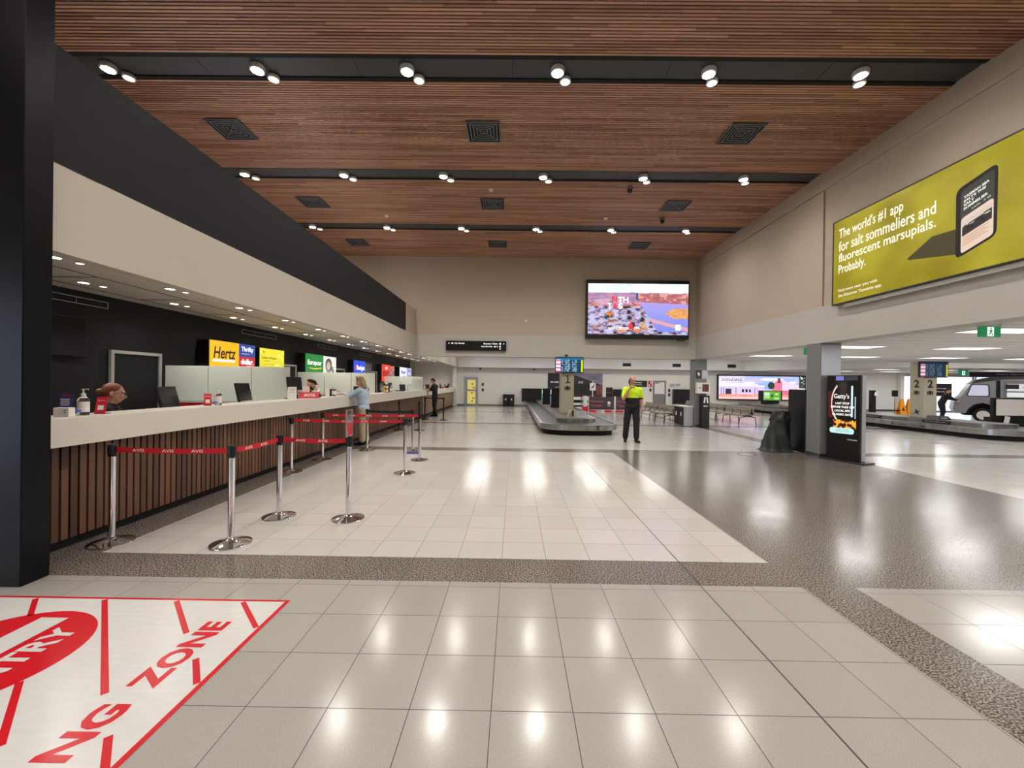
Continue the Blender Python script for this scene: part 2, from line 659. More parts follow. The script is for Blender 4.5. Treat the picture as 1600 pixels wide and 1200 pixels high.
# left: cream bulkhead, charcoal parapet above it
w = MB()
w.box(XL - .14, XL, 3.26, YB, 2.65, 3.385, 0)
w.box(XL - .14, XL, YB, FAR, 2.65, 3.8, 0)
w.box(XL - .14, XL, 14.25, YB, 3.385, 4.36, 1)
struct(w.build('trim_bulkhead', [M['cream'], M['beige']]), 'long cream bulkhead over the rental counters')
w = MB()
w.box(XL - .14, XL + .006, 3.26, 3.72, 3.385, 4.36)
w.box(XL - .14, XL, 3.72, 14.25, 3.385, 4.36)
struct(w.build('trim_parapet', M['parapet']), 'charcoal parapet above the cream bulkhead')
w = MB()
w.box(-8.6, -8.4, -9, YB, 2.9, ZC + .1)
struct(w.build('wall_left', M['beige']))
w = MB()
w.box(-8.4, XR, -9.2, -9, 0, ZC + .1)
w.box(XR, 50, -9.2, -9, 0, 2.62)
struct(w.build('wall_rear', M['grey_white']))
# black clad fin beside the camera
w = MB()
w.bbox(-8.4, -3.73, 3.06, 3.26, 0, ZC, .006)
struct(w.build('wall_fin', M['gloss_black']), 'tall glossy black wall end at the first counter')

# counter hall
w = MB()
w.box(-7.0, XL - .14, 3.26, FAR, 2.98, 3.06, 0)
for k in range(14):
    yy = 4.0 + k * 1.55
    w.box(-6.6, -5.75, yy, yy + .012, 2.974, 2.98, 1)
w.box(-6.6, -6.588, 3.3, 26, 2.974, 2.98, 1)
w.box(-5.75, -5.738, 3.3, 26, 2.974, 2.98, 1)
struct(w.build('ceiling_counter', [M['soffit'], M['dark_grey']]), 'grey soffit over the rental counters')
w = MB()
w.box(-7.1, -6.95, 3.26, 27.0, 0, 2.98, 0)
w.box(-7.1, -6.95, 27.0, FAR, 0, 2.98, 1)
struct(w.build('wall_counter', [M['black_wall'], M['cream']]))
w = MB()
w.box(-7.1, 26.56, FAR, FAR + .2, 0, 3.8, 0)
w.box(26.56, 50, FAR, FAR + .2, 2.5, 3.8, 0)
w.box(26.3, 26.55, FAR - .3, FAR + .2, 0, 2.62, 0)
struct(w.build('wall_far', [M['white']]))
w = MB()
w.box(-4.22, -3.98, FAR - .5, FAR, 0, 3.8)
struct(w.build('wall_pier', M['white']), 'white pier where the rental counters end')
w = MB()
w.box(-3.98, 26.6, FAR - .012, FAR, 0, .11)
struct(w.build('baseboard_far', M['grey']))
# lower ceilings of the baggage hall
w = MB()
w.box(XR + .45, 50, -9, 16.2, 2.62, 3.7)
yy = -8.6
while yy < 16.1:
    w.box(XR + .45, 40, yy, yy + .008, 2.617, 2.62, 1)
    yy += .6
struct(w.build('ceiling_baggage', [M['ceil_grey'], M['alu']]))
w = MB()
w.ext([(15.5, 27.5, 2.62), (17, 23.7, 2.62), (19.5, 20, 2.62), (50, 20, 2.62), (50, FAR, 2.62), (15.5, FAR, 2.62)], (0, 0, 1.1))
w.box(XL, 15.5, 27.5, FAR, 2.63, 3.8)
struct(w.build('ceiling_far', M['ceil_grey']), 'lowered white ceiling edge at the far wall')
w = MB()
w.box(-8.6, 50, 16.1, FAR + .2, 3.7, 3.8)
struct(w.build('ceiling_high', M['white']))
w = MB()
w.box(50, 50.2, -9, FAR, 0, 3.8)
struct(w.build('wall_east', M['ceil_grey']))

# grilles on the lowered ceiling edge
v0 = None
for k, px in enumerate((7.55, 10.9, 14.6)):
    if v0 is None:
        v0 = thing('wall_grille', 'x', 'vent')
        b = MB(); b.box(-.3, .3, -.012, 0, -.13, .13); b.box(-.27, .27, -.014, -.010, -.10, .10, 1)
        for q in range(7):
            b.obox((0, -.02, -.09 + q * .03), (.54, .004, .022), Matrix.Rotation(R(35), 3, 'X'), 2)
        b.build('grille', [M['alu'], M['black_matt'], M['dark_grey']], v0)
        o = v0
    else:
        o = dup(v0)
    place(o, (px, 27.498, 2.93), 0, ['small dark grille in the white ceiling edge above the worker in yellow',
          'small dark grille in the white ceiling edge above the far grey door',
          'small dark grille in the white ceiling edge above the house screen'][k], 'grilles in the white ceiling edge')

# glazed entrance at the far side with daylight behind
for k, (a, b_) in enumerate(((26.58, 28.9), (29.0, 31.6), (31.7, 35.5), (35.6, 39.5), (39.6, 43.6), (43.7, 50))):
    f = MB()
    f.box(a, a + .07, FAR, FAR + .1, 0, 2.5); f.box(b_ - .07, b_, FAR, FAR + .1, 0, 2.5)
    f.box(a + .07, b_ - .07, FAR, FAR + .1, 2.42, 2.5); f.box(a + .07, b_ - .07, FAR, FAR + .1, 0, .08)
    wd = struct(f.build('window_%d' % (k + 1), M['alu']))
    g = MB(); g.box(a + .07, b_ - .07, FAR + .04, FAR + .05, .08, 2.42)
    g.build('window_pane', M['glass'], wd)
# daylit ground outside
g = MB(); g.box(20, 60, FAR + 4, FAR + 40, -.2, -.01)
struct(g.build('ground_outside', M['ceil_grey']))

# ---------------------------------------------------------------- columns
def column(x, y, zt, m, label, num=None, yw=.45):
    c = thing('structural_column', label, 'column', (x, y, 0))
    b = MB()
    b.bbox(0, .46, 0, yw, 0, zt, .012)
    b.box(.004, .456, -.003, 0, .0, zt, 0)
    b.build('column_cladding', m, c)
    b = MB(); b.box(-.006, .466, -.006, yw + .006, 0, .09)
    b.build('kick_plate', M['steel'], c)
    return c


c1 = column(XR, 9.25, 2.60, M['column'], 'grey square column beside the wine advertising kiosk')
b = MB(); b.box(.01, .45, -.006, -.001, 1.87, 2.56); b.build('upper_panel', M['alu'], c1)
c2 = column(XR, 15.68, 2.60, M['column'], 'grey square column carrying the white defibrillator cabinet')

# ---------------------------------------------------------------- hall lamps
LX = [-6.36 + 2.32 * k for k in range(6)]
proto = None
wh = ['third beam from the end wall', 'middle beam', 'beam nearest the end wall']
xn = ['out beyond the charcoal parapet', 'just above the parapet edge', 'above the queue posts', 'above the middle of the pale tiles', 'above the granite paving', 'beside the billboard wall']
for j, ry in enumerate(ROWS + [3.09, -.1, -3.29]):
    for i, lx in enumerate(LX):
        if proto is None:
            proto = thing('ceiling_spotlight', 'x', 'ceiling light')
            b = MB()
            b.lathe([(.075, 0), (.105, -.002), (.112, -.02), (.105, -.075), (.088, -.08), (.084, -.03), (.075, -.03)], n=28)
            b.build('lamp_housing', M['white'], proto, 40)
            b = MB()
            b.lathe([(.07, 0), (.085, 0), (.09, -.045), (.076, -.05)], (.14, .19, -.02), 24)
            b.build('secondary_housing', M['white'], proto, 40)
            b = MB(); b.lathe([(.082, -.076), (.082, -.072)], n=28); b.build('lamp_lens', M['lamp_hot'], proto)
            b = MB(); b.lathe([(.072, -.072), (.072, -.068)], (.14, .19, 0), 24); b.build('secondary_lens', M['lamp_soft'], proto)
            o = proto
        else:
            o = dup(proto)
        lab = 'twin spotlight %s, %s' % (xn[i], ['first dark ceiling channel', 'middle dark ceiling channel', 'last dark ceiling channel'][j]) if j < 3 else \
              'twin round spotlight in a dark ceiling channel behind the viewer'
        place(o, (lx, ry, ZC + .028), 0, lab, 'twin spotlights in the ceiling channels' if j < 3 else 'twin spotlights behind the viewer')
        if i > 0:
            spot('spotlight_beam', (lx, ry, ZC - .07), HALL, 150, 1.0, (1, .965, .92), .07)
        else:
            spot('spotlight_beam', (lx, ry, ZC - .07), HALL * .5, 150, 1.0, (1, .965, .92), .07)

# ceiling air diffusers
proto = None
dn = {0: 'first row, ', 1: 'middle row, ', 2: 'last row, '}
dx = {0: 'on the rental counter side', 1: 'on the centre line of the hall', 2: 'on the billboard side'}
for j, vy in enumerate((7.80, 10.95, 14.11)):
    for i, vx in enumerate((-5.5, -.65, 4.25)):
        if proto is None:
            proto = thing('air_diffuser', 'x', 'vent')
            b = MB()
            for q, (s, z) in enumerate(((.32, 0), (.26, 0), (.20, 0), (.14, 0), (.08, 0))):
                t = .022
                zz = -.028 + q * .004
                for (x0, x1, y0, y1) in ((-s, s, -s, -s + t), (-s, s, s - t, s), (-s, -s + t, -s, s), (s - t, s, -s, s)):
                    b.box(x0, x1, y0, y1, zz, zz + .02)
            for a in (45, 135):
                b.obox((0, 0, -.012), (.8, .012, .02), Matrix.Rotation(R(a), 3, 'Z'))
            b.build('louvre', M['louvre'], proto)
            b = MB(); b.box(-.31, .31, -.31, .31, -.001, .003); b.build('backing', M['black_matt'], proto)
            o = proto
        else:
            o = dup(proto)
        place(o, (vx, vy, ZC - .008), 0, 'square dark air diffuser in the ceiling, ' + dn[j] + dx[i], 'air diffusers in the timber ceiling')

# smoke detectors and cameras on the ceiling
def ceiling_gadget(name, label, cat, x, y, zc, kind):
    o = thing(name, label, cat, (x, y, zc))
    if kind == 'det':
        b = MB(); b.lathe([(.055, 0), (.06, -.015), (.05, -.035), (.03, -.045), (.028, -.06), (.01, -.065)], n=20)
        b.build('detector_body', M['white'], o, 40)
    else:
        b = MB(); b.lathe([(.07, 0), (.075, -.05), (.07, -.07)], n=20); b.tube([(0, 0, -.02), (0, 0, -.1)], .02)
        b.build('mount', M['grey'], o, 40)
        b = MB(); b.sph((0, 0, -.1), .06, 16); b.build('dome', M['black'], o, 60)
    return o


ceiling_gadget('smoke_detector', 'white smoke detector ahead of the middle air diffuser', 'smoke detector', -.65, 10.15, ZC, 'det')
ceiling_gadget('smoke_detector', 'small white smoke detector near the dark parapet', 'smoke detector', -3.77, 11.8, ZC, 'det')
ceiling_gadget('smoke_detector', 'small smoke detector in the violet glow of the big screen', 'smoke detector', 2.57, 11.8, ZC, 'det')
ceiling_gadget('security_camera', 'dome camera hanging from the slats beside the middle beam lamp', 'security camera', 2.75, 9.95, ZC, 'cam')
ceiling_gadget('security_camera', 'dome camera hanging from the slats in front of the last beam', 'security camera', 4.21, 11.8, ZC, 'cam')
ceiling_gadget('security_camera', 'small dark dome camera on the ceiling edge near the yellow door', 'security camera', -2.35, 27.8, 2.63, 'cam')
ceiling_gadget('security_camera', 'small dark dome camera on the ceiling edge above the tunnel mouth', 'security camera', 1.3, 27.8, 2.63, 'cam')

# soffit downlights over the counters
proto = None
n = 0
for row, sx in ((0, -5.3), (1, -6.27)):
    for k in range(15):
        sy = (4.64 if row == 0 else 4.3) + k * 1.57
        if proto is None:
            proto = thing('downlight', 'x', 'ceiling light')
            b = MB(); b.lathe([(.05, 0), (.075, 0), (.078, -.008), (.062, -.012), (.058, -.002), (.05, .0)], n=24)
            b.build('trim_ring', M['white'], proto, 40)
            b = MB(); b.lathe([(.02, 0), (.045, 0), (.047, -.012), (.04, -.014)], (.06, .22, 0), 18)
            b.build('secondary_ring', M['white'], proto, 40)
            b = MB(); b.lathe([(.057, -.009), (.057, -.004)], n=24); b.build('lamp_lens', M['lamp_soffit'], proto)
            b = MB(); b.lathe([(.038, -.018), (.038, -.014)], (.06, .22, 0), 18); b.build('secondary_lens', M['lamp_soft'], proto)
            o = proto
        else:
            o = dup(proto)
        place(o, (sx, sy, 2.98), 0, ('small downlight beside the cream bulkhead' if row == 0 else 'small downlight beside the charcoal wall')
              + ', %s from the black fin' % ['first', 'second', 'third', 'fourth', 'fifth', 'sixth', 'seventh', 'eighth', 'ninth', 'tenth', 'eleventh', 'twelfth', 'thirteenth', 'fourteenth', 'fifteenth'][k],
              'downlights over the rental counters')
        spot('downlight_beam', (sx, sy, 2.955), SOFF, 140, 1.0, (1, .955, .90), .05)

# lit panels in the baggage hall ceiling
proto = None
pl = []
for X in (8.5, 11.35, 14.2, 17.05, 19.9, 22.7):
    for Y in (7.1, 10.3, 13.6):
        pl.append((X, Y, 2.62))
for X in (8.5, 11.35, 14.2, 17.05):
    for Y in (.7, 3.9):
        pl.append((X, Y, 2.62))
for X in (20.5, 23.5, 26.5, 29.5):
    for Y in (22.6, 25.6):
        pl.append((X, Y, 2.62))
for i, (X, Y, Z) in enumerate(pl):
    if proto is None:
        proto = thing('panel_light', 'x', 'ceiling light')
        b = MB()
        for (x0, x1, y0, y1) in ((-.62, .62, -.32, -.30), (-.62, .62, .30, .32), (-.62, -.60, -.32, .32), (.60, .62, -.32, .32)):
            b.box(x0, x1, y0, y1, -.012, 0)
        b.build('frame', M['white'], proto)
        b = MB(); b.box(-.6, .6, -.3, .3, -.008, -.002); b.build('diffuser', M['panel_light'], proto)
        o = proto
    else:
        o = dup(proto)
    rn = ['first', 'second', 'third', 'fourth', 'fifth', 'sixth']
    if i < 18:
        lab = 'lit baggage hall panel, %s row out from the billboard wall, %s' % (rn[i // 3], ['first of its row', 'between two others', 'by the far recess'][i % 3])
    elif i < 26:
        lab = 'lit ceiling panel of the baggage hall beyond the billboard wall'
    else:
        lab = 'lit ceiling panel near the daylit entrance, %s, %s row' % (['by the grey wall', 'above the cones', 'above the van nose', 'above the van roof'][(i - 26) // 2], ['front', 'back'][(i - 26) % 2])
    place(o, (X, Y, Z), 0, lab, 'lit panels in the baggage hall ceiling' if not 18 <= i < 26 else 'panels hidden by the billboard wall')
    area('panel_glow', (X, Y, Z - .02), 1.2, .6, PANEL, (1, .985, .96))
# unseen high ceiling panels; the trailing five are added to brighten the van
proto = None
for i, (X, Y) in enumerate([(x, y) for x in (-2, 1.2, 4.4, 7.6, 10.8, 14.0) for y in (18.2, 21.8, 25.4)] + [(x, 18.2) for x in (17.2, 20.4, 23.6, 26.8, 30)]):
    if proto is None:
        proto = thing('panel_light', 'x', 'ceiling light')
        b = MB(); b.box(-.62, .62, -.32, .32, -.02, 0); b.build('frame', M['white'], proto)
        b = MB(); b.box(-.6, .6, -.3, .3, -.026, -.0205); b.build('diffuser', M['panel_light'], proto)
        o = proto
    else:
        o = dup(proto)
    place(o, (X, Y, 3.7), 0, 'unseen lit panel in the high white ceiling over the carousels', 'panels in the high ceiling')
    area('panel_glow', (X, Y, 3.66), 1.2, .6, HIGH, (1, .97, .92))

# ================================================================ rental counters
def counter(label, y0, y1, slats_to):
    t = thing('rental_counter', label, 'counter', (-4.3, y0, 0))
    L = y1 - y0
    b = MB()
    # white top slab folded down as a deep fascia
    b.ext([(.25, 0, .972), (.25, 0, 1.225), (.242, 0, 1.233), (-.12, 0, 1.233), (-.12, 0, 1.19), (.21, 0, 1.19), (.21, 0, .972)], (0, L, 0))
    b.build('countertop', M['white_top'], t)
    b = MB()
    b.box(-.10, .13, .0, L, .10, 1.19)
    b.build('carcass', M['black_matt'], t)
    b = MB()
    y = .0
    while y < slats_to - .06:
        b.box(.13, .162, y, y + .058, .10, .972)
        y += .08
    if slats_to > 0.1:
        b.build('slat_cladding', M['wood_counter'], t)
    if slats_to < L - .1:
        b = MB()
        y = max(slats_to, 0)
        while y < L - .1:
            e = min(y + 1.2, L)
            b.box(.13, .155, y, e - .006, .10, .972)
            y += 1.2
        b.build('timber_panel', M['veneer'], t)
    b = MB(); b.box(-.1, .09, 0, L, 0, .10); b.build('toe_kick', M['black_matt'], t)
    b = MB(); b.box(-.75, -.10, 0.05, L - .05, 1.0, 1.04); b.build('staff_desk', M['white_top'], t)
    return t


counter('long white topped rental counter with timber slat front, beginning at the black fin', 3.30, 18.4, 15.1)
counter('white topped rental counter with flat brown timber front, ending at the white pier', 18.42, 27.65, 0.0)

# frosted glass partitions between the agencies
def partition(y, x0, x1, label, seams):
    t = thing('glass_partition', label, 'partition', (x0, y, 0))
    Wd = x1 - x0
    e = [0] + seams + [Wd]
    for i in range(len(e) - 1):
        b = MB(); b.bbox(e[i] + .008, e[i + 1] - .008, 0, .022, 1.17, 1.86, .003)
        b.build('glass_pane', M['frost'], t)
    b = MB()
    b.box(0, Wd, -.02, .04, 1.13, 1.17)
    b.build('rail', M['cream'], t)
    b = MB()
    b.box(.1, Wd - .62, -.01, .03, 0, 1.13)
    b.build('base_panel', M['red'] if y < 9 else M['white_top'], t)
    return t


partition(8.03, -6.94, -4.45, 'frosted glass partition with a dark red base behind the first computer screens', [.86, 1.72])
partition(12.96, -6.94, -4.45, 'frosted glass partition behind the clerk in the dark cap', [.86, 1.72])
partition(20.9, -6.94, -4.72, 'last frosted glass partition, before the last signs of the charcoal wall', [1.1, 1.7])

# lightbox signs on the charcoal wall
NX = (0, 1, 0)


def lightbox(y, wd, h, label, faces, z0=1.6, name='agency_sign', dep=.24):
    """faces: list of (y0, y1, z0, z1, material)"""
    t = thing(name, label, 'sign', (-6.95, y, z0))
    b = MB(); b.box(0, dep, -.03, wd, 0, h); b.build('sign_box', M['black'], t)
    for k, (a, c, d, e, m) in enumerate(faces):
        b = MB(); b.box(dep, dep + .012, a, c, d, e)
        b.build('lit_face', m, t)
    return t


def sgn(name, rgb, st=1.0):
    return mat(name, rgb, .4, 0, st)


m_y, m_b, m_r = sgn('lit yellow face', (255, 186, 8), 1.1), sgn('lit blue face', (30, 62, 150), 1.1), sgn('lit crimson face', (196, 16, 56), 1.1)
m_g, m_bb, m_w = sgn('lit green face', (8, 128, 52), 1.1), sgn('lit royal blue face', (24, 70, 215), 1.15), sgn('lit white face', (236, 240, 248), 1.1)
m_rr = sgn('lit red face', (226, 50, 36), 1.1)
ink = mat('dark print', (30, 24, 20), .6)
yel = sgn('lit yellow stroke', (250, 220, 20), 1.1)

def ltext(t, name, strs, m):
    for s in strs:
        b = MB()
        b.text(*s[:-1], bold=s[-1])
        b.build(name, m, t)


X2 = .255
# Hertz / Thrifty / Dollar box
t = lightbox(8.9, 1.58, .87, 'yellow, blue and red lit sign reading Hertz, Thrifty and dollar', [(0, .94, .0, .87, m_y), (.95, 1.55, .56, .87, m_b), (.95, 1.55, 0, .56, m_r)])
b = MB()
uv, fs, asp = text_mesh('Hertz', .02)
b.add([(X2, .10 + u * .70 + v * .04, .47 + v * .27) for u, v in uv], fs)
b.build('lettering', ink, t)
b = MB(); b.box(X2 - .002, X2, .08, .80, .40, .45); b.build('underline', M['screen_txt'], t)
ltext(t, 'lettering', [('Thrifty', (X2, 1.02, .66), NX, (0, 0, 1), .46, .15, 0, .03), ('CAR RENTAL', (X2, 1.02, .62), NX, (0, 0, 1), .32, .025, 0, .0)], M['screen_txt'])
ltext(t, 'lettering', [('dollar.', (X2, 1.01, .37), NX, (0, 0, 1), .48, .14, 0, .04), ('CAR RENTAL', (X2, 1.2, .32), NX, (0, 0, 1), .26, .025, 0, .0)], M['screen_txt'])


def bulbs(u, v):
    c = mixc((206, 190, 30), (226, 214, 60), v + .3 * vn(u * 6, v * 6, 3))
    for (a, e) in ((.76, .82), (.84, .8), (.93, .7), (.64, .5), (.74, .52), (.84, .32), (.62, .2), (.62, .05), (.06, .88), (.93, .9)):
        d = math.hypot((u - a) * 1.1, v - e)
        if d < .05:
            c = (255, 240, 110)
    return c


t = thing('agency_notice', 'yellow lit notice board with small print beside the tall Hertz sign', 'sign', (-6.95, 10.72, 1.55))
b = MB(); b.box(0, .20, 0, 1.16, 0, .90); b.build('sign_box', M['black'], t)
picture('lit_face', t, (.202, 0, 0), (0, 1, 0), (0, 0, 1), 1.14, .90, 60, 50, bulbs, M['pict'])
ltext(t, 'lettering', [('Info', (.206, .10, .78), NX, (0, 0, 1), .12, .05, 0, .01), ('Customer information', (.206, .08, .62), NX, (0, 0, 1), .66, .06, 0, .02),
                       ('Key drop', (.206, .22, .54), NX, (0, 0, 1), .2, .05, 0, .01), ('Returns and queries', (.206, .22, .46), NX, (0, 0, 1), .42, .03, 0, 0),
                       ('Members', (.206, .22, .36), NX, (0, 0, 1), .24, .05, 0, .01), ('Priority collection here', (.206, .22, .28), NX, (0, 0, 1), .42, .03, 0, 0)], ink)
# Europcar
t = lightbox(13.0, 1.22, .87, 'green lit sign reading Europcar with a yellow swoosh', [(0, 1.2, 0, .87, m_g)])
ltext(t, 'lettering', [('Europcar', (X2, .12, .47), NX, (0, 0, 1), .95, .21, 0, .03)], M['screen_txt'])
b = MB(); b.ext([(X2, .2, .40), (X2, .6, .37), (X2, 1.08, .41), (X2, 1.08, .44), (X2, .6, .405), (X2, .2, .42)], (.002, 0, 0)); b.build('swoosh', yel, t)


def faces(u, v):
    if v < .16:
        return (60, 130, 80)
    c = (214, 220, 212)
    n = vn(u * 5, v * 6, 5)
    d = math.hypot((u - .42) * 1.2, (v - .62))
    if d < .30:
        c = (176, 140, 118) if d < .17 else (70, 60, 54)
    if .55 < u < .85 and .2 < v < .6:
        c = (190, 186, 178) if n > .5 else (96, 96, 92)
    return mixc(c, (230, 232, 226), n * .5)


t = thing('photo_panel', 'lit photograph panel of a person beside the green sign', 'sign', (-6.95, 14.28, 1.6))
b = MB(); b.box(0, .2, 0, 1.05, 0, .87); b.build('sign_box', M['black'], t)
picture('lit_face', t, (.202, 0, 0), (0, 1, 0), (0, 0, 1), 1.05, .87, 50, 50, faces, M['pict'])
# Budget
t = lightbox(16.9, 1.32, .87, 'royal blue lit sign reading Budget behind the woman in pale blue', [(0, 1.3, 0, .87, m_bb)])
ltext(t, 'lettering', [('Budget', (X2, .32, .42), NX, (0, 0, 1), .9, .26, 0, .03)], M['screen_txt'])
b = MB(); b.ext([(X2, .1, .47), (X2, .24, .47), (X2, .3, .67), (X2, .12, .67)], (.002, 0, 0)); b.build('red_slash', m_rr, t)
t = thing('photo_panel', 'dark unlit panel beside the royal blue sign', 'sign', (-6.94, 18.4, 1.6))
b = MB(); b.box(0, .12, 0, 1.0, 0, .87); b.box(.12, .125, .05, .95, .05, .82, 1); b.build('panel', [M['dark_grey'], mat('dim panel face', (90, 90, 94), .3)], t)
# Sixt
t = lightbox(20.5, 1.3, .87, 'red lit sign with bold dark lettering above the third glass partition', [(0, 1.25, 0, .87, m_rr)])
ltext(t, 'lettering', [('SIXT', (X2, .14, .26), NX, (0, 0, 1), .98, .26, 0, .03)], ink)
ltext(t, 'lettering', [('rent', (X2, .5, .62), NX, (0, 0, 1), .4, .16, 0, .02)], M['screen_txt'])


def spec(u, v):
    n = vn(u * 7, v * 7, 9)
    return (226, 60, 46) if n > .62 else mixc((60, 56, 56), (220, 214, 208), n)


t = thing('photo_panel', 'small speckled red and grey lit picture panel right after the red sign', 'sign', (-6.95, 21.9, 1.6))
b = MB(); b.box(0, .2, 0, .9, 0, .85); b.build('sign_box', M['black'], t)
picture('lit_face', t, (.202, 0, 0), (0, 1, 0), (0, 0, 1), .9, .85, 24, 24, spec, M['pict'])
t = lightbox(23.7, 1.6, .85, 'white and lilac lit sign, last of the charcoal wall', [(0, 1.55, 0, .85, m_w)])
ltext(t, 'lettering', [('Bargain', (X2, .3, .42), NX, (0, 0, 1), .95, .26, 0, .03), ('car rentals', (X2, .3, .26), NX, (0, 0, 1), .95, .1, 0, .03)], m_b)
t = lightbox(25.4, .95, .85, 'small pale violet lit sign with two blue words', [(0, .9, 0, .85, sgn('lit lilac face', (190, 190, 240), 1.1))])
ltext(t, 'lettering', [('East', (X2, .15, .6), NX, (0, 0, 1), .6, .22, 0, .03), ('coast', (X2, .15, .22), NX, (0, 0, 1), .6, .22, 0, .03)], m_b)

# grilles on the charcoal wall
proto = None
for k, (a, c, wh) in enumerate(((5.4, 6.88, 'above the unlit wall screen'), (10.3, 11.8, 'above the yellow notice'), (14.3, 15.8, 'above the green sign'),
                           (18.2, 19.7, 'above the dark unlit panel'), (21.9, 23.1, 'above the red sign'), (25.0, 26.3, 'above the last white sign'))):
    if proto is None:
        proto = thing('slot_grille', 'x', 'vent')
        b = MB(); b.box(0, .012, 0, 1.5, 0, .012); b.box(0, .012, 0, 1.5, .098, .11); b.box(0, .012, 0, .012, .012, .098); b.box(0, .012, 1.488, 1.5, .012, .098)
        b.box(.0, .01, .49, .495, .012, .098); b.box(0, .01, .99, .995, .012, .098)
        b.build('frame', M['alu'], proto)
        b = MB()
        b.box(0, .004, .012, 1.488, .012, .098); b.box(.004, .009, .012, 1.488, .05, .056, 1)
        b.build('slot', [M['black_matt'], M['dark_grey']], proto)
        o = proto
    else:
        o = dup(proto)
    place(o, (-6.95, a, 2.77), 0, 'slim silver framed air slot in the charcoal wall, ' + wh, 'air slots in the charcoal wall')

# staff doors in the charcoal wall
def staff_door(n, y0, y1, z1=2.08):
    f = MB()
    f.box(-6.95, -6.90, y0, y0 + .055, 0, z1); f.box(-6.95, -6.90, y1 - .055, y1, 0, z1); f.box(-6.95, -6.90, y0 + .055, y1 - .055, z1 - .055, z1)
    d = struct(f.build('door_%d' % n, M['door_frame']))
    b = MB(); b.box(-6.95, -6.925, y0 + .06, y1 - .06, 0.01, z1 - .06); b.box(-6.925, -6.92, y0 + .3, y0 + .34, z1 - .08, z1 - .06)
    b.box(-6.925, -6.92, y1 - .34, y1 - .3, z1 - .08, z1 - .06); b.build('door_leaf', M['black_wall'], d)
    b = MB(); b.tube([(-6.925, y1 - .14, 1.0), (-6.87, y1 - .14, 1.0), (-6.87, y1 - .26, 1.0)], .01); b.build('door_handle', M['chrome'], d)


staff_door(1, 6.92, 7.92)
staff_door(2, 11.95, 12.85)
staff_door(3, 15.6, 16.5)
staff_door(4, 19.6, 20.4)

t = thing('wall_screen', 'unlit black screen on the charcoal wall next to the black fin', 'screen', (-6.95, 5.55, 1.93))
b = MB(); b.bbox(0, .07, 0, .95, 0, .62, .008); b.build('screen_case', M['black'], t)
b = MB(); b.box(.07, .073, .02, .93, .02, .60); b.build('screen_glass', mat('black glass', (8, 8, 12), .12), t)


# ---------------------------------------------------------------- countertop things
ZT = 1.233


def monitor(label, x, y, rz, z=1.04, w=.44, h=.28, tilt=12, g='computer screens on the rental counters'):
    t = thing('computer_monitor', label, 'monitor', (x, y, z), R(rz), g)
    rm = Matrix.Rotation(R(-tilt), 3, 'X')
    c = Vector((0, 0, .30))
    b = MB()
    b.obox(c, (w, .028, h), rm)
    b.obox(c + rm @ Vector((0, .022, 0)), (w * .6, .03, h * .6), rm)
    b.build('screen_case', M['black'], t)
    b = MB(); b.obox(c + rm @ Vector((0, -.0155, 0)), (w - .03, .003, h - .03), rm); b.build('screen_glass', mat('screen glass', (20, 24, 32), .15), t)
    b = MB(); b.tube([(0, .06, .0), (0, .065, .2), (0, .035, .3)], .022); b.build('stand', M['black'], t, 40)
    b = MB(); b.bbox(-.11, .11, -.04, .15, 0, .014, .004); b.build('foot', M['black'], t)
    return t


# the screens face the staff, their backs to the hall
monitor('large black computer screen seen from behind, beside the seated clerk', -4.62, 5.4, 108, 1.045, .50, .30, 14)
monitor('black computer screen seen from behind, near the second sanitizer bottle', -4.58, 6.85, 97, 1.09, .42, .30)
monitor('black computer screen seen from behind, standing beside the white notice holder', -4.37, 8.05, 72, ZT, .34, .26, 8)
monitor('small black screen on the desk just past the woman in pale blue', -4.62, 12.0, 70, 1.045, .34, .2, 5)
monitor('black screen next to the orange and white dispenser', -4.55, 14.6, 75, 1.1, .5, .3, 5)
monitor('small slanted black screen between a silver lamp and glass divider', -4.66, 16.9, 75, 1.045, .42, .28, 5)
monitor('small black screen at the forearms of the man in black', -4.64, 19.2, 70, 1.045, .36, .24, 5)
monitor('tiny dark screen past the man in black', -4.64, 21.7, 75, 1.045, .4, .26, 5)


def sanitizer(label, x, y, s=1.0, rz=0, lab=True):
    t = thing('sanitizer_bottle', label, 'bottle', (x, y, ZT + .001), rz)
    b = MB()
    b.lathe([(.001, 0), (.042 * s, 0), (.045 * s, .006), (.045 * s, .14 * s), (.038 * s, .165 * s), (.018 * s, .178 * s), (.016 * s, .185 * s)], n=24)
    b.build('bottle_body', M['clear'], t, 40)
    b = MB(); b.lathe([(.0455 * s, .03 * s), (.0458 * s, .03 * s), (.0458 * s, .13 * s), (.0455 * s, .13 * s)], n=24); b.box(-.03 * s, .03 * s, -.047 * s, -.0462 * s, .035 * s, .05 * s, 1)
    b.build('bottle_label', [M['white_print'], m_b], t)
    b = MB(); b.lathe([(.019 * s, .178 * s), (.020 * s, .205 * s), (.012 * s, .212 * s), (.007 * s, .215 * s), (.007 * s, .245 * s), (.013 * s, .248 * s), (.012 * s, .256 * s)], n=16)
    b.obox((.022 * s, 0, .252 * s), (.05 * s, .012 * s, .009 * s))
    b.build('pump_head', M['white'], t, 40)
    return t


sanitizer('clear pump sanitizer bottle beside the blue leaflet near the black fin', -4.2, 3.94, 1.0)
sanitizer('clear pump sanitizer bottle beside the second red card, before the frosted glass', -4.19, 5.73, .98)
sanitizer('white pump sanitizer bottle in front of the second glass partition', -4.25, 9.55, .95)
sanitizer('white pump bottle just past the orange and white dispenser', -4.25, 14.0, .95)


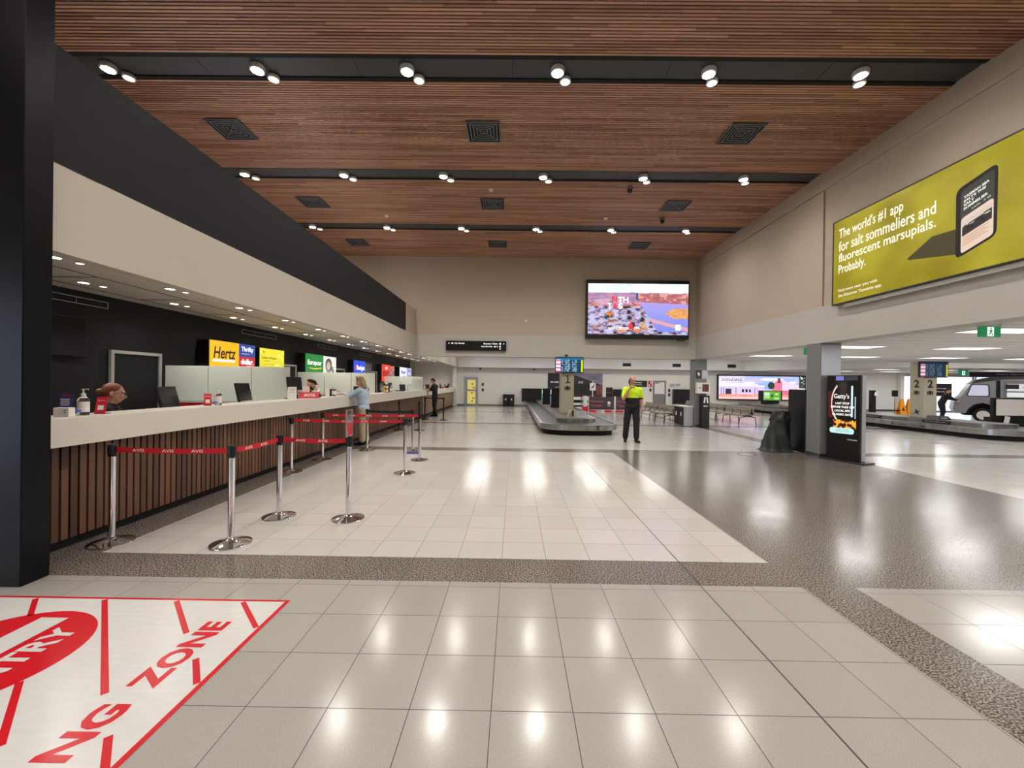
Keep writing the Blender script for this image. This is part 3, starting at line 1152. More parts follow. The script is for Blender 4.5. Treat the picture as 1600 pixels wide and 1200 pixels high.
def leaning_card(label, x, y, rz, w, h, m, code=True):
    t = thing('counter_card', label, 'card', (x, y, ZT + .001), R(rz))
    rm = Matrix.Rotation(R(-14), 3, 'X')
    b = MB()
    b.obox(rm @ Vector((0, 0, h / 2)) + Vector((0, -.0, .0025)), (w, .005, h), rm)
    b.build('card', m, t)
    b = MB(); b.obox((0, .05, .004), (w, .11, .006)); b.build('foot', M['clear'], t)
    if code:
        b = MB(); b.obox(rm @ Vector((0, -.0035, h * .36)) + Vector((0, 0, .0025)), (w * .55, .0015, w * .55), rm); b.build('blank_square', M['white_print'], t)
        b = MB(); b.text('Scan me', rm @ Vector((-w * .35, -.0045, h * .74)) + Vector((0, 0, .0025)), (1, 0, 0), rm @ Vector((0, 0, 1)), w * .7, .016, 0, .01)
        b.build('lettering', M['white_print'], t)
    return t


leaning_card('upright red card with a pale square, in front of the seated clerk', -4.17, 4.07, 18, .085, .175, M['red'])
leaning_card('slanted red card with a pale square, beside the second sanitizer bottle', -4.2, 5.55, 40, .085, .165, M['red'])

# brochure holder with blue leaflet and the white slotted box in front
t = thing('brochure_holder', 'blue and white leaflet in a clear holder at the black fin', 'brochure holder', (-4.27, 3.83, ZT + .001), R(12))
b = MB(); b.obox((0, .03, .09), (.115, .004, .18), Matrix.Rotation(R(-12), 3, 'X')); b.box(-.0575, .0575, -.02, .05, 0, .004); b.box(-.0575, .0575, -.022, -.018, 0, .06)
b.build('holder', M['clear'], t)
b = MB(); b.obox((0, .022, .12), (.10, .003, .17), Matrix.Rotation(R(-12), 3, 'X')); b.build('leaflet', mat('blue leaflet', (52, 60, 130), .5), t)
b = MB()
for k in range(4):
    b.obox((0, .015, .155 - k * .018), (.075 - .01 * (k % 2), .001, .009), Matrix.Rotation(R(-12), 3, 'X'))
b.build('print_lines', M['white_print'], t)
b = MB(); b.obox((.01, .017 + .012, .188), (.045, .001, .014), Matrix.Rotation(R(-12), 3, 'X')); b.build('red_mark', M['red'], t)
t = thing('card_box', 'small white slotted box in front of the blue leaflet', 'box', (-4.185, 3.76, ZT + .001), R(10))
b = MB(); b.ext([(-.06, -.035, 0), (.06, -.035, 0), (.06, .035, 0), (-.06, .035, 0)], (0, 0, .083)); b.build('box_body', M['white_print'], t)
b = MB(); b.box(.02, .045, -.0365, -.0352, .055, .06); b.box(.025, .04, -.0365, -.0352, .035, .042); b.build('print_marks', ink, t)

t = thing('notice_holder', 'white notice sheet in a clear holder beside the third computer screen', 'notice', (-4.23, 7.72, ZT + .001), R(30))
b = MB(); b.obox((0, 0, .12), (.15, .004, .235), Matrix.Rotation(R(-8), 3, 'X')); b.box(-.075, .075, -.02, .07, 0, .005); b.build('sheet', M['white_print'], t)
b = MB()
b.obox((0, -.006, .19), (.09, .001, .008), Matrix.Rotation(R(-8), 3, 'X')); b.obox((0, -.004, .14), (.10, .001, .006), Matrix.Rotation(R(-8), 3, 'X')); b.obox((.0, .001, .07), (.012, .001, .03), Matrix.Rotation(R(-8), 3, 'X'))
b.build('print_lines', M['grey'], t)

# AVIS wedge
t = thing('agency_wedge', 'red wedge sign reading AVIS on the counter in front of the clerk in the cap', 'sign', (-4.23, 8.35, ZT + .001), R(35))
b = MB(); b.ext([(-.19, -.07, 0), (-.19, .07, 0), (-.19, .0, .13)], (.38, 0, 0)); b.build('wedge_body', M['red'], t)
nrm = Vector((0, -.13, .07)).normalized()
b = MB(); b.text('AVIS', Vector((-.10, -.052, .035)) + nrm * .002, (1, 0, 0), (0, .07, .13), .21, .065, 0, .02); b.build('lettering', M['white_print'], t)
b = MB(); b.poly([(-.1905, -.068, .002), (-.1905, .068, .002), (-.1905, 0, .126)]); b.build('end_face', M['cream'], t)
t = thing('white_card', 'blank white card standing behind the red wedge sign', 'card', (-4.34, 8.45, ZT + .001), R(35))
b = MB(); b.obox((0, 0, .12), (.135, .005, .24), Matrix.Rotation(R(-6), 3, 'X')); b.obox((0, .03, .003), (.13, .08, .005)); b.build('card', M['white_print'], t)

# small goods further along
def box_thing(name, label, cat, x, y, w, d, h, m, rz=0, z=ZT + .001, part='body'):
    t = thing(name, label, cat, (x, y, z), R(rz))
    b = MB(); b.bbox(-w / 2, w / 2, -d / 2, d / 2, 0, h, min(w, d, h) * .08); b.build(part, m, t)
    return t


t = box_thing('phone_handset', 'black desk telephone with white handset in front of the clerk in the cap', 'telephone', -4.28, 8.85, .1, .14, .07, M['black'], 30)
b = MB(); b.tube([(-.03, -.05, .09), (0, 0, .13), (.03, .05, .17)], .02); b.build('handset', M['white'], t, 40)
t = box_thing('document_holder', 'narrow white document holder between the telephone and the white bottle', 'holder', -4.24, 9.2, .09, .03, .2, M['white_print'], 40)
t = box_thing('document_holder', 'black document holder behind the white bottle', 'holder', -4.35, 9.60, .12, .05, .17, M['black'], 60)
t = box_thing('card_terminal', 'black payment terminal on an angled arm by the woman\'s elbow', 'payment terminal', -4.36, 9.78, .07, .07, .13, M['black'], 20)
b = MB(); b.obox((.05, 0, .15), (.2, .08, .02), Matrix.Rotation(R(35), 3, 'Y')); b.build('keypad', M['alu'], t)
t = box_thing('paper_stack', 'low stack of papers and pens at the woman\'s hands', 'papers', -4.3, 10.55, .2, .15, .03, M['white_print'], 8)
t = box_thing('card_terminal', 'dark payment terminal right behind the woman in pale blue', 'payment terminal', -4.25, 11.4, .06, .06, .17, M['black'], 10)
b = MB(); b.obox((0, -.03, .18), (.07, .02, .09), Matrix.Rotation(R(-25), 3, 'X')); b.build('keypad', M['black'], t)
t = thing('hand_lamp', 'small silver object beside the screen past the woman', 'ornament', (-4.22, 11.7, ZT + .001))
b = MB(); b.lathe([(.05, 0), (.055, .01), (.02, .03), (.016, .09), (.045, .12), (.05, .16), (.02, .19)], n=16); b.build('body', M['alu'], t, 40)
t = thing('leaflet_dispenser', 'tall orange and white leaflet dispenser on the counter', 'dispenser', (-4.22, 13.4, ZT + .001))
b = MB(); b.box(-.08, .08, -.05, .05, 0, .26); b.build('body', M['black'], t)
b = MB()
for k in range(4):
    b.obox((-.04 + (k % 2) * .08, -.058, .06 + (k // 2) * .12), (.06, .006, .09), Matrix.Rotation(R(-8), 3, 'X'), k % 2)
b.build('leaflets', [M['orange'], M['white_print']], t)
b = MB(); b.sph((0, 0, .29), (.06, .04, .035), 12); b.build('header', M['white_print'], t)
t = box_thing('paper_tray', 'flat black paper tray beside the bottle on the far part of the first counter', 'tray', -4.3, 15.3, .3, .22, .03, M['black'], 5)
t = thing('hand_lamp', 'bent silver lamp on the first counter past the black tray', 'lamp', (-4.25, 16.1, ZT + .001))
b = MB(); b.lathe([(.06, 0), (.06, .015), (.01, .02)], n=16); b.build('base', M['alu'], t)
b = MB(); b.tube([(0, 0, .02), (.01, 0, .18), (.06, 0, .26), (.12, 0, .24)], .01); b.build('arm', M['alu'], t, 40)
b = MB(); b.lathe([(.02, 0), (.05, -.04)], (.12, 0, .25), 14); b.build('shade', M['alu'], t, 40)
t = box_thing('glass_divider', 'clear upright divider with white edge where the two counters meet', 'divider', -4.35, 18.2, .5, .012, .5, M['frost'], 0)
for k, (y, lb) in enumerate(((18.9, 'small dark potted plant just past the clear divider'), (23.6, 'leafy green potted plant with pink flowers on the far counter'), (26.4, 'dark spiky plant at the end of the far counter'))):
    t = thing('potted_plant', lb, 'plant', (-4.3, y, ZT + .001))
    b = MB(); b.lathe([(.05, 0), (.065, .09), (.07, .1), (.055, .1)], n=16); b.build('pot', M['black'], t, 40)
    b = MB()
    for q in range(26):
        a = rnd.uniform(0, 6.28); e = rnd.uniform(.4, 1.4); L = rnd.uniform(.14, .3)
        d = Vector((math.cos(a) * math.cos(e), math.sin(a) * math.cos(e), math.sin(e)))
        s = d.cross(Vector((0, 0, 1))).normalized() * .016
        p = Vector((0, 0, .09))
        b.add([p, p + d * L * .5 + s, p + d * L, p + d * L * .5 - s], [(0, 1, 2, 3)], 1 if (k == 1 and q % 3 == 0) else 0)
    b.build('leaves', [mat('leaf green', (46, 70, 42), .6), mat('pink petals', (214, 120, 120), .6)], t)
for k, (y, m, h, lb) in enumerate(((20.2, 'black', .16, 'low black card rack just before the man in black'), (22.6, 'black', .2, 'dark round backed clerk chair top behind the far counter'), (24.4, 'red', .09, 'red leaflet wedge on the far counter beyond the flowers'),
                               (25.2, 'black', .24, 'thin black card stand on the far counter'), (25.9, 'black', .14, 'short black box near the end of the far counter'))):
    box_thing('counter_item', lb, 'counter item', -4.32, y, .14 if k != 3 else .04, .12 if k != 3 else .05, h, M[m], 20)


# ================================================================ stanchions and belts
def stanchion_proto(chrome):
    t = thing('queue_stanchion', 'x', 'stanchion')
    m = M['chrome'] if chrome else M['black']
    b = MB(); b.lathe([(.001, .0), (.178, 0), (.180, .006), (.178, .012), (.12, .030), (.05, .043), (.036, .055), (.030, .058)], n=40); b.build('base', m, t, 35)
    b = MB(); b.lathe([(.029, .05), (.029, .845)], n=24); b.build('pole', m, t, 40)
    b = MB()
    b.lathe([(.033, .84), (.033, .95), (.030, .957), (.001, .957)], n=24)
    for a in range(4):
        mt = Matrix.Rotation(R(90 * a), 3, 'Z')
        b.obox(mt @ Vector((.034, 0, .905)), (.012, .022, .075), mt)
    b.build('belt_head', M['black'], t, 40)
    return t


def add_belt(t, p0, p1, red, zb=.905, sag=.01):
    """webbing between two heads, in the stanchion's own frame"""
    a = Vector((p0[0], p0[1], 0)); c = Vector((p1[0], p1[1], 0))
    d = (c - a).normalized(); L = (c - a).length
    nrm = Vector((d.y, -d.x, 0))
    if nrm.y > 0:
        nrm = -nrm
    b = MB()
    N = 12
    s0, s1 = .04, L - .04
    hh = .025
    P = []
    for i in range(N + 1):
        s = s0 + (s1 - s0) * i / N
        z = zb - sag * math.sin(math.pi * i / N)
        P.append((d * s, z))
    for sg in (1, -1):
        vs = []
        for q, z in P:
            vs += [q + nrm * .001 * sg + Vector((0, 0, z - hh)), q + nrm * .001 * sg + Vector((0, 0, z + hh))]
        fs = [(2 * i, 2 * i + 2, 2 * i + 3, 2 * i + 1) for i in range(N)]
        b.add(vs, fs)
    o = b.build('belt', M['belt'] if red else M['black_belt'], t)
    if red:
        b = MB()
        k = int(L / .36)
        for sg in (1, -1):
            ex = d * (1 if (d.x * -nrm.y * -1 if False else (nrm * sg).cross(Vector((0, 0, 1))).dot(d)) < 0 else -1)
            for i in range(k):
                s = .25 + i * (L - .3) / max(1, k)
                z = zb - sag * math.sin(math.pi * (s - s0) / (s1 - s0))
                q = d * s + nrm * .0022 * sg
                w = .115
                b.text('AVIS', q - ex * w / 2 + Vector((0, 0, z - .014)), ex, (0, 0, 1), w, .030, 0, .01)
        b.build('lettering', M['white_print'], o)


chr_ = stanchion_proto(True)
blk = stanchion_proto(False)
ST = [  # x, y, chrome, label, belt to index, red
    (-3.89, 3.92, 1, 'chrome queue post by the black fin, close against the slatted counter', 1, 1),
    (-2.74, 3.94, 1, 'chrome queue post on the pale tiles at the corner of the first red belt', 2, 1),
    (-2.74, 4.75, 1, 'chrome queue post halfway along the first red belt to the sign frame', 3, 1),
    (-1.91, 4.71, 1, 'chrome queue post carrying an upright sign frame on top', None, 0),
    (-3.86, 7.04, 1, 'chrome queue post at the counter starting the second line of red belt', 7, 1),
    (-3.87, 8.21, 1, 'chrome queue post at the counter starting the third red belt', 8, 1),
    (-3.39, 9.38, 1, 'chrome queue post just in front of the woman in beige trousers', 9, 0),
    (-1.90, 7.10, 1, 'chrome queue post ending the second line of red belt', None, 0),
    (-1.92, 8.31, 1, 'chrome queue post ending the third red belt', None, 0),
    (-2.31, 9.33, 1, 'slightly tilted chrome queue post with a blue object under its base', None, 0),
    (-3.80, 13.4, 0, 'black queue post against the counter past the woman', None, 0),
    (-3.13, 13.4, 0, 'black queue post standing free in front of the first counter', None, 0),
    (-3.80, 17.3, 0, 'black queue post beside the counter, close to the man in black', 13, 0),
    (-2.97, 17.1, 0, 'black queue post on the open floor, linked to one by the man in black', None, 0),
]
used = [0, 0]
for k, (x, y, c, lb, to, red) in enumerate(ST):
    if not used[c]:
        o = chr_ if c else blk
        used[c] = 1
    else:
        o = dup_clean = (chr_ if c else blk).copy()
        COL.objects.link(o)
        for ch in (chr_ if c else blk).children:
            if ch.name.split('.')[0] in ('base', 'pole', 'belt_head'):
                q = ch.copy(); COL.objects.link(q); q.parent = o
    place(o, (x, y, 0), 0, lb, 'queue posts at the rental counters')
    if k == 9:
        o.rotation_euler = (0, R(-1.2), 0)
    if to is not None:
        add_belt(o, (x, y), ST[to][:2], bool(red), .915 if not c else .905)
t = thing('sign_frame', 'narrow upright sign frame with a red strip on top of a chrome post', 'sign', (-1.91, 4.71, .957), R(96))
b = MB(); b.box(-.11, -.10, -.008, .008, 0, .31); b.box(.10, .11, -.008, .008, 0, .31); b.box(-.10, .10, -.008, .008, 0, .01); b.box(-.10, .10, -.008, .008, .30, .31); b.build('frame', M['chrome'], t)
b = MB(); b.box(-.10, .10, -.002, .002, .01, .15); b.build('red_insert', M['red'], t)
b = MB(); b.box(-.10, .10, -.002, .002, .15, .30); b.build('clear_insert', M['clear'], t)
t = thing('blue_dustpan', 'flat blue object lying at the foot of the tilted chrome post', 'dustpan', (-2.26, 9.08, 0))
b = MB(); b.bbox(-.16, .16, -.05, .07, 0, .03, .008); b.build('body', m_b if False else mat('blue plastic', (40, 60, 140), .4), t)


# ================================================================ floor sticker
t = thing('floor_sticker', 'large white floor sticker with red no entry sign and red lettering', 'floor sticker', (0, 0, .0012))
b = MB(); b.poly([(-5.2, 1.0, 0), (-1.62, 1.0, 0), (-1.62, 2.93, 0), (-5.2, 2.93, 0)]); b.build('white_sheet', M['vinyl'], t)
zz = .0008


def line(b, p, q, w):
    p, q = Vector((p[0], p[1], zz)), Vector((q[0], q[1], zz))
    n = (q - p).normalized().cross(Vector((0, 0, 1))) * w / 2
    b.poly([p - n, p + n, q + n, q - n] if (p + n - p).cross(q - p).z < 0 else [p + n, p - n, q - n, q + n])


b = MB()
line(b, (-5.2, 2.93), (-1.636, 2.93), .022); line(b, (-1.62, 2.941), (-1.62, 1.0), .03)
for p, q in (((-3.44, 2.92), (-3.22, 2.70)), ((-2.94, 2.92), (-2.05, 2.04)), ((-2.42, 2.92), (-2.04, 2.54)), ((-1.94, 2.92), (-1.63, 2.61)), ((-1.80, 2.31), (-1.63, 2.12)),
             ((-1.79, 1.80), (-1.63, 1.64)), ((-2.57, 2.11), (-2.2, 1.74)), ((-2.05, 1.6), (-1.63, 1.2)), ((-3.95, 2.92), (-3.7, 2.67)), ((-4.4, 2.92), (-4.1, 2.6))):
    line(b, (p[0] + .01, p[1] - .012) if p[1] > 2.9 else p, (min(q[0], -1.645), q[1]), .032)
b.build('red_lines', M['vinyl_red'], t)
CX, CY, RR = -3.02, 2.28, .48
b = MB()
b.poly([(CX + RR * math.cos(a * math.pi / 32), CY + RR * math.sin(a * math.pi / 32), zz) for a in range(64)])
b.build('red_disc', M['vinyl_red'], t)
# bar and ENTRY run along +y, tops of the letters toward -x
b = MB()
b.poly([(-2.94, 1.88, zz * 2), (-2.94, 2.68, zz * 2), (-3.12, 2.68, zz * 2), (-3.12, 1.88, zz * 2)])
b.build('white_bar', M['vinyl'], t)
b = MB(); b.text('ENTRY', (-2.73, 1.98, zz * 2), (0, 1, 0), (-1, 0, 0), .60, .16, 0, .03); b.build('white_lettering', M['vinyl'], t)
b = MB(); b.text('ZONE', (-1.84, 2.08, zz), (0, 1, 0), (-1, 0, 0), .59, .16, 0, .04); b.build('red_lettering', M['vinyl_red'], t)
b = MB(); b.text('NG', (-1.84, 1.67, zz), (0, 1, 0), (-1, 0, 0), .31, .16, 0, .04); b.build('red_lettering', M['vinyl_red'], t)

# ================================================================ big screen on the end wall
def city(u, v):
    n1 = vn(u * 60, v * 70, 1); n2 = vn(u * 22, v * 26, 2); n3 = vn(u * 9, v * 12, 3)
    if v > .80 + .03 * n3:
        c = mixc((196, 232, 236), (244, 250, 250), vn(u * 5, v * 9, 4) * 1.2)
        return mixc(c, (226, 196, 222), (0.86 - v) * 8)
    hill = .70 - .05 * math.cos((u - .1) * 5)
    if v > .66 + .05 * math.sin(u * 7) and u < .48:
        c = mixc((206, 140, 160), (130, 120, 170), n2)
    elif u > .5 and v > .60 + .08 * (1 - u):
        c = mixc((206, 120, 120), (150, 90, 100), n1)
        if n2 > .66:
            c = mixc(c, (240, 190, 170), .6)
    elif (u > .42 and v > .68) and u < .56:
        c = (80, 80, 130)
    else:
        riv = (u - .50) * 1.1 - (.50 - v) * .35
        if .06 < riv and v > .06 and not (u > .78 and abs(v - .42) < .10 and u > .76 + abs(v - .42)):
            c = mixc((120, 132, 222), (176, 160, 226), v * 1.3)
            if u > .5 and v < .16 + (.95 - u) * .5 and v > .09 + (.95 - u) * .5:
                c = (216, 160, 170)
        elif u > .74 and .3 < v < .54:
            c = mixc((210, 120, 70), (226, 190, 120), n1)
        else:
            c = mixc((70, 74, 96), (226, 176, 214), n1)
            if n2 > .58:
                c = mixc(c, (196, 206, 240), .7)
            if n2 < .25:
                c = (44, 48, 46)
            if n3 > .70 and n1 > .5:
                c = (220, 130, 60)
            if v > .55:
                c = mixc(c, (220, 130, 150), .45)
    return c


t = thing('video_screen', 'large lit screen showing a riverside town, mounted on the end wall', 'screen', (2.68, YB - .012, 3.33))
b = MB(); b.bbox(0, 3.88, -.22, -.002, 0, 2.22, .01); b.build('screen_case', M['black'], t)
picture('screen_picture', t, (.06, -.224, .16), (1, 0, 0), (0, 0, 1), 3.78, 1.92, 190, 100, city, M['pict'])
for q_, x_, z_, w_, h_ in (('TH', 1.18, 1.36, .40, .22), ('T', .80, 1.12, .15, .22), ('S', 1.20, 1.12, .17, .22), ('LAUNCESTON', .85, .34, .74, .10), ('ON', 1.80, .36, .2, .10)):
    b = MB(); b.text(q_, (x_, -.229, z_), (1, 0, 0), (0, 0, 1), w_, h_, 0, .03); b.build('lettering', M['screen_txt'], t)
scar = sgn('lit scarlet', (240, 40, 50), 1.1)
for q_, x_, z_ in (('N', .96, 1.38), ('A', .98, 1.12)):
    b = MB(); b.text(q_, (x_, -.229, z_), (1, 0, 0), (0, 0, 1), .2, .22, 0, .03); b.build('red_letter', scar, t)
b = MB(); b.poly([(1.6, -.229, .36), (1.76, -.229, .36), (1.76, -.229, .52), (1.6, -.229, .52)]); b.poly([(1.62, -.229, .521), (1.74, -.229, .521), (1.70, -.229, .64), (1.66, -.229, .64)])
b.build('red_badge', scar, t)
b = MB(); b.poly([(3.36, -.229, .33), (3.56, -.229, .33), (3.56, -.229, .55), (3.36, -.229, .55)]); b.build('corner_badge', M['screen_txt'], t)
b = MB(); b.ext([(2.08, -.229, .52), (2.24, -.229, .52), (2.16, -.229, .38)], (0, .002, 0)); b.build('yellow_badge', sgn('lit amber', (240, 180, 60), 1.1), t)
b = MB(); b.box(3.45, 3.75, -.2, -.17, -.075, -.002); b.text('mediascape', (3.48, -.201, -.05), (1, 0, 0), (0, 0, 1), .24, .03, 1); b.build('name_tab', [M['black'], M['white_print']], t)

# wayfinding sign over the opening
t = thing('wayfinding_sign', 'long black overhead sign reading Car Rental and Baggage Claim', 'sign', (-2.64, YB - .012, 2.82))
b = MB(); b.bbox(0, 2.30, -.10, -.002, 0, .37, .006); b.box(1.12, 1.124, -.102, -.099, .01, .36, 1); b.build('sign_box', [mat('glossy sign face', (22, 20, 26), .25), M['dark_grey']], t)
for q_, x_, z_, w_, h_ in (('Car Rental', .33, .245, .37, .06), ('Baggage Claim', 1.44, .225, .54, .075), ('Taxis, Uber & Bus', 1.34, .13, .44, .055)):
    b = MB(); b.text(q_, (x_, -.103, z_), (1, 0, 0), (0, 0, 1), w_, h_, 0, .02); b.build('lettering', M['screen_txt'], t)
b = MB(); b.poly([(.08, -.103, .27), (.13, -.103, .245), (.13, -.103, .295)]); b.build('arrow', M['screen_txt'], t)
b = MB(); b.poly([(2.24, -.103, .27), (2.19, -.103, .295), (2.19, -.103, .245)]); b.build('arrow', M['screen_txt'], t)
b = MB()
for (x0, z0, w, h) in ((.20, .25, .08, .035), (2.04, .24, .065, .05), (1.84, .135, .065, .035), (1.95, .13, .022, .055), (2.04, .13, .055, .05), (2.05, .05, .04, .045)):
    b.box(x0, x0 + w, -.104, -.1025, z0, z0 + h)
    if w > .05:
        b.box(x0 + w * .25, x0 + w * .75, -.104, -.1025, z0 + h, z0 + h * 1.35)
b.build('pictograms', M['screen_txt'], t)

# ================================================================ billboard on the right wall
t = thing('billboard', 'wide olive yellow lit billboard about an app for salt sommeliers', 'billboard', (6.81, 8.78, 3.37))
WY, HZ = 5.0, 1.73
b = MB(); b.box(.005, .10, -WY, 0, 0, HZ); b.box(-.012, .10, -WY - .02, .02, -.025, 0, 1); b.box(-.012, .10, -WY - .02, .02, HZ, HZ + .02, 1)
b.box(-.012, .10, 0, .02, -.025, HZ + .02, 1); b.box(-.012, .10, -WY - .02, -WY, -.025, HZ + .02, 1)
b.box(.02, .10, -WY + .3, -.25, -.10, -.03, 2)
b.build('light_box', [M['black'], M['dark_grey'], M['grey_white']], t)


def olive(u, v):
    n = vn(u * 7, v * 3.4, 11) * .6 + vn(u * 16, v * 7, 12) * .3 + vn(u * 110, v * 60, 13) * .10
    c = mixc((142, 128, 26), (188, 174, 52), n * 1.5 - .15)
    return c


picture('poster_face', t, (0, 0, 0), (0, -1, 0), (0, 0, 1), WY, HZ, 150, 60, olive, attr_mat('backlit poster', .95))
E1 = (0, -1, 0)
UPZ = (0, 0, 1)
crm = sgn('lit cream lettering', (252, 244, 222), 1.15)
for q_, z_, w_, h_ in (("The world's #1 app", 1.30, 1.42, .26), ('for salt sommeliers and', 1.075, 1.98, .215), ('fluorescent marsupials.', .80, 1.98, .235), ('Probably.', .56, .66, .235),
                       ('Find more near you with', .215, .92, .075), ('the Discover Tasmania app.', .105, 1.02, .075)):
    b = MB(); b.text(q_, (-.004, -.14, z_), E1, UPZ, w_, h_, 0, .012); b.build('lettering', crm, t)


def bb(y, z):
    return (-.003, y - 8.78, z - 3.37)


b = MB(); b.poly([(-.002, 7.14 - 8.78, .48), (-.002, 7.10 - 8.78, .45), (-.002, 6.30 - 8.78, .30), (-.002, 6.28 - 8.78, .70), (-.002, 6.72 - 8.78, .72)])
b.build('printed_shade', sgn('printed umber', (70, 60, 16), .8), t)


def rq(P, r=.09, n=5):
    """rounded quad from bl, br, tr, tl"""
    P = [Vector(p) for p in P]
    out = []
    for i in range(4):
        a, c, d = P[i - 1], P[i], P[(i + 1) % 4]
        p, q = c + (a - c).normalized() * r, c + (d - c).normalized() * r
        for k in range(n + 1):
            s = k / n
            out.append(p * (1 - s) ** 2 + c * 2 * s * (1 - s) + q * s * s)
    return out


PH = [bb(6.36, 3.60), bb(5.82, 3.79), bb(5.81, 4.82), bb(6.36, 4.67)]
b = MB(); b.poly(rq(PH, .10)); b.build('phone_outline', ink, t)
Q = [(-.005, p[1], p[2]) for p in [bb(6.29, 3.66), bb(5.85, 3.82), bb(5.85, 4.76), bb(6.29, 4.62)]]
b = MB(); b.poly(rq(Q, .07)); b.build('phone_screen', sgn('printed dark green', (48, 52, 44), .9), t)


def qp(u, v, x):
    A, B, C, D = [Vector(p) for p in Q]
    p = (A * (1 - u) + B * u) * (1 - v) + (D * (1 - u) + C * u) * v
    p.x = x
    return p


b = MB(); b.poly(rq([qp(.02, .0, -.006), qp(.98, .0, -.006), qp(.98, .56, -.006), qp(.02, .56, -.006)], .05)); b.build('phone_page', sgn('printed pink page', (236, 210, 190), 1.0), t)


def dock(u, v):
    c = (222, 206, 190) if v > .52 else (60, 56, 56)
    if vn(u * 9, v * 14, 4) > .55 and .2 < v < .66:
        c = (40, 38, 40)
    if abs(v - .55 - .1 * u) < .05:
        c = (70, 66, 64)
    return c


o = picture('phone_photo', t, (0, 0, 0), E1, UPZ, 1, 1, 26, 20, dock, attr_mat('backlit photo', 1.0))
for v in o.data.vertices:
    v.co = qp(.06 + .88 * (-v.co.y), .26 + .24 * v.co.z, -.0075)
b = MB()
q8 = [(-.0085, p[1], p[2]) for p in Q]
for s, u1, v0 in (('TASMAN SEA', .86, .845), ("SALT'S THE", .76, .785), ('SALT', .42, .725), ('SOMMELIER', .82, .665)):
    b.qtext(s, q8, .10, v0, u1, v0 + .042, 0, .03)
b.qtext('salt', q8, .34, .605, .6, .625, 0, .01); b.qtext('< O', q8, .7, .60, .9, .63, 0, .01)
b.build('phone_lettering', sgn('lit white print', (250, 246, 236), 1.1), t)
b = MB()
for k in range(5):
    b.poly([qp(.08, .22 - k * .03, -.0085), qp(.85 - .1 * (k % 2), .22 - k * .03, -.0085), qp(.85 - .1 * (k % 2), .228 - k * .03, -.0085), qp(.08, .228 - k * .03, -.0085)])
b.build('phone_small_print', sgn('printed rust', (196, 110, 80), .9), t)


# ================================================================ baggage carousels
def u_path(x0, x1, ynear, yfar, inset=0.0, n=14):
    """outline of a long tongue with a rounded near end (counterclockwise from far left)"""
    x0, x1 = x0 + inset, x1 - inset
    r = (x1 - x0) * .36
    yn = ynear + inset
    pts = [(x0, yfar)]
    # near-left corner: large chamfer like the real one
    for k in range(n + 1):
        a = math.pi + (math.pi / 2) * k / n
        pts.append((x0 + r + r * math.cos(a), yn + r * .9 + r * .9 * math.sin(a)))
    for k in range(n + 1):
        a = 1.5 * math.pi + (math.pi / 2) * k / n
        pts.append((x1 - r + r * math.cos(a), yn + r * .9 + r * .9 * math.sin(a)))
    pts.append((x1, yfar))
    return pts


def carousel(label, X0):
    t = thing('baggage_carousel', label, 'baggage carousel', (X0, 12.5, 0))
    YF = FAR - 12.5 - .25
    b = MB(); b.ext([(x, y, 0) for x, y in u_path(0, 2.5, 0, YF, .14)], (0, 0, .20)); b.build('plinth', M['black_matt'], t)
    # steel rim as a wall around the belt
    b = MB()
    po, pi = u_path(0, 2.5, 0, YF, .0), u_path(0, 2.5, 0, YF, .10)
    n = len(po)
    vs = []
    for (xo, yo), (xi, yi) in zip(po, pi):
        vs += [(xo, yo, .16), (xo, yo, .335), (xi, yi, .335), (xi, yi, .16)]
    fs = []
    for i in range(n - 1):
        for k in range(4):
            a, c = i * 4 + k, i * 4 + (k + 1) % 4
            fs.append((a, a + 4, c + 4, c))
    b.add(vs, fs)
    b.build('steel_rim', M['rim'], t)
    # overlapping plates
    b = MB()
    b.ext([(x, y, .20) for x, y in u_path(0, 2.5, 0, YF, .10)], (0, 0, .115))
    b.build('belt_plates', M['belt_rubber'], t)
    b = MB()
    y = 1.2
    while y < YF - .2:
        for (a, c) in ((.11, .58), (1.92, 2.39)):
            b.poly([(a, y, .3165), (c, y + .12, .3165), (c, y + .128, .3165), (a, y + .008, .3165)])
        y += .28
    b.build('plate_gaps', M['black_matt'], t)
    # centre island
    b = MB()
    isl = u_path(.60, 1.90, .80, YF, 0)
    b.ext([(x, y, .30) for x, y in isl], (0, 0, .16))
    b.build('island_rim', M['rim'], t)
    b = MB(); b.ext([(x, y, .455) for x, y in u_path(.60, 1.90, .80, YF, .05)], (0, 0, .008)); b.build('island_top', noisy(mat('brown grey laminate', (96, 88, 84), .4), (100, 92, 88), (84, 78, 74), 8), t)
    return t


ca = carousel('baggage carousel with the column marked 1, in the middle of the hall', .83)
cb2 = carousel('baggage carousel with the 2 column beyond the billboard wall', 14.75)
for (x, y0, y1) in ((-.003, 2.2, 3.5), (.597, 4.6, 5.8), (.597, 1.9, 2.9)):
    b = MB(); b.box(x - .004, x, y0, y1, .335 if x > 0 else .2, .44 if x > 0 else .26); b.build('notice_strip', M['black'], cb2)
    b = MB(); b.text('Please check baggage labels', (x - .006, y1 - .1, .375 if x > 0 else .22), (0, -1, 0), UPZ, y1 - y0 - .25, .03); b.build('notice_lettering', M['white_print'], cb2)
b = MB(); b.box(-.006, -.001, 3.2, 3.5, .2, .26); b.build('red_sticker', M['red'], cb2)


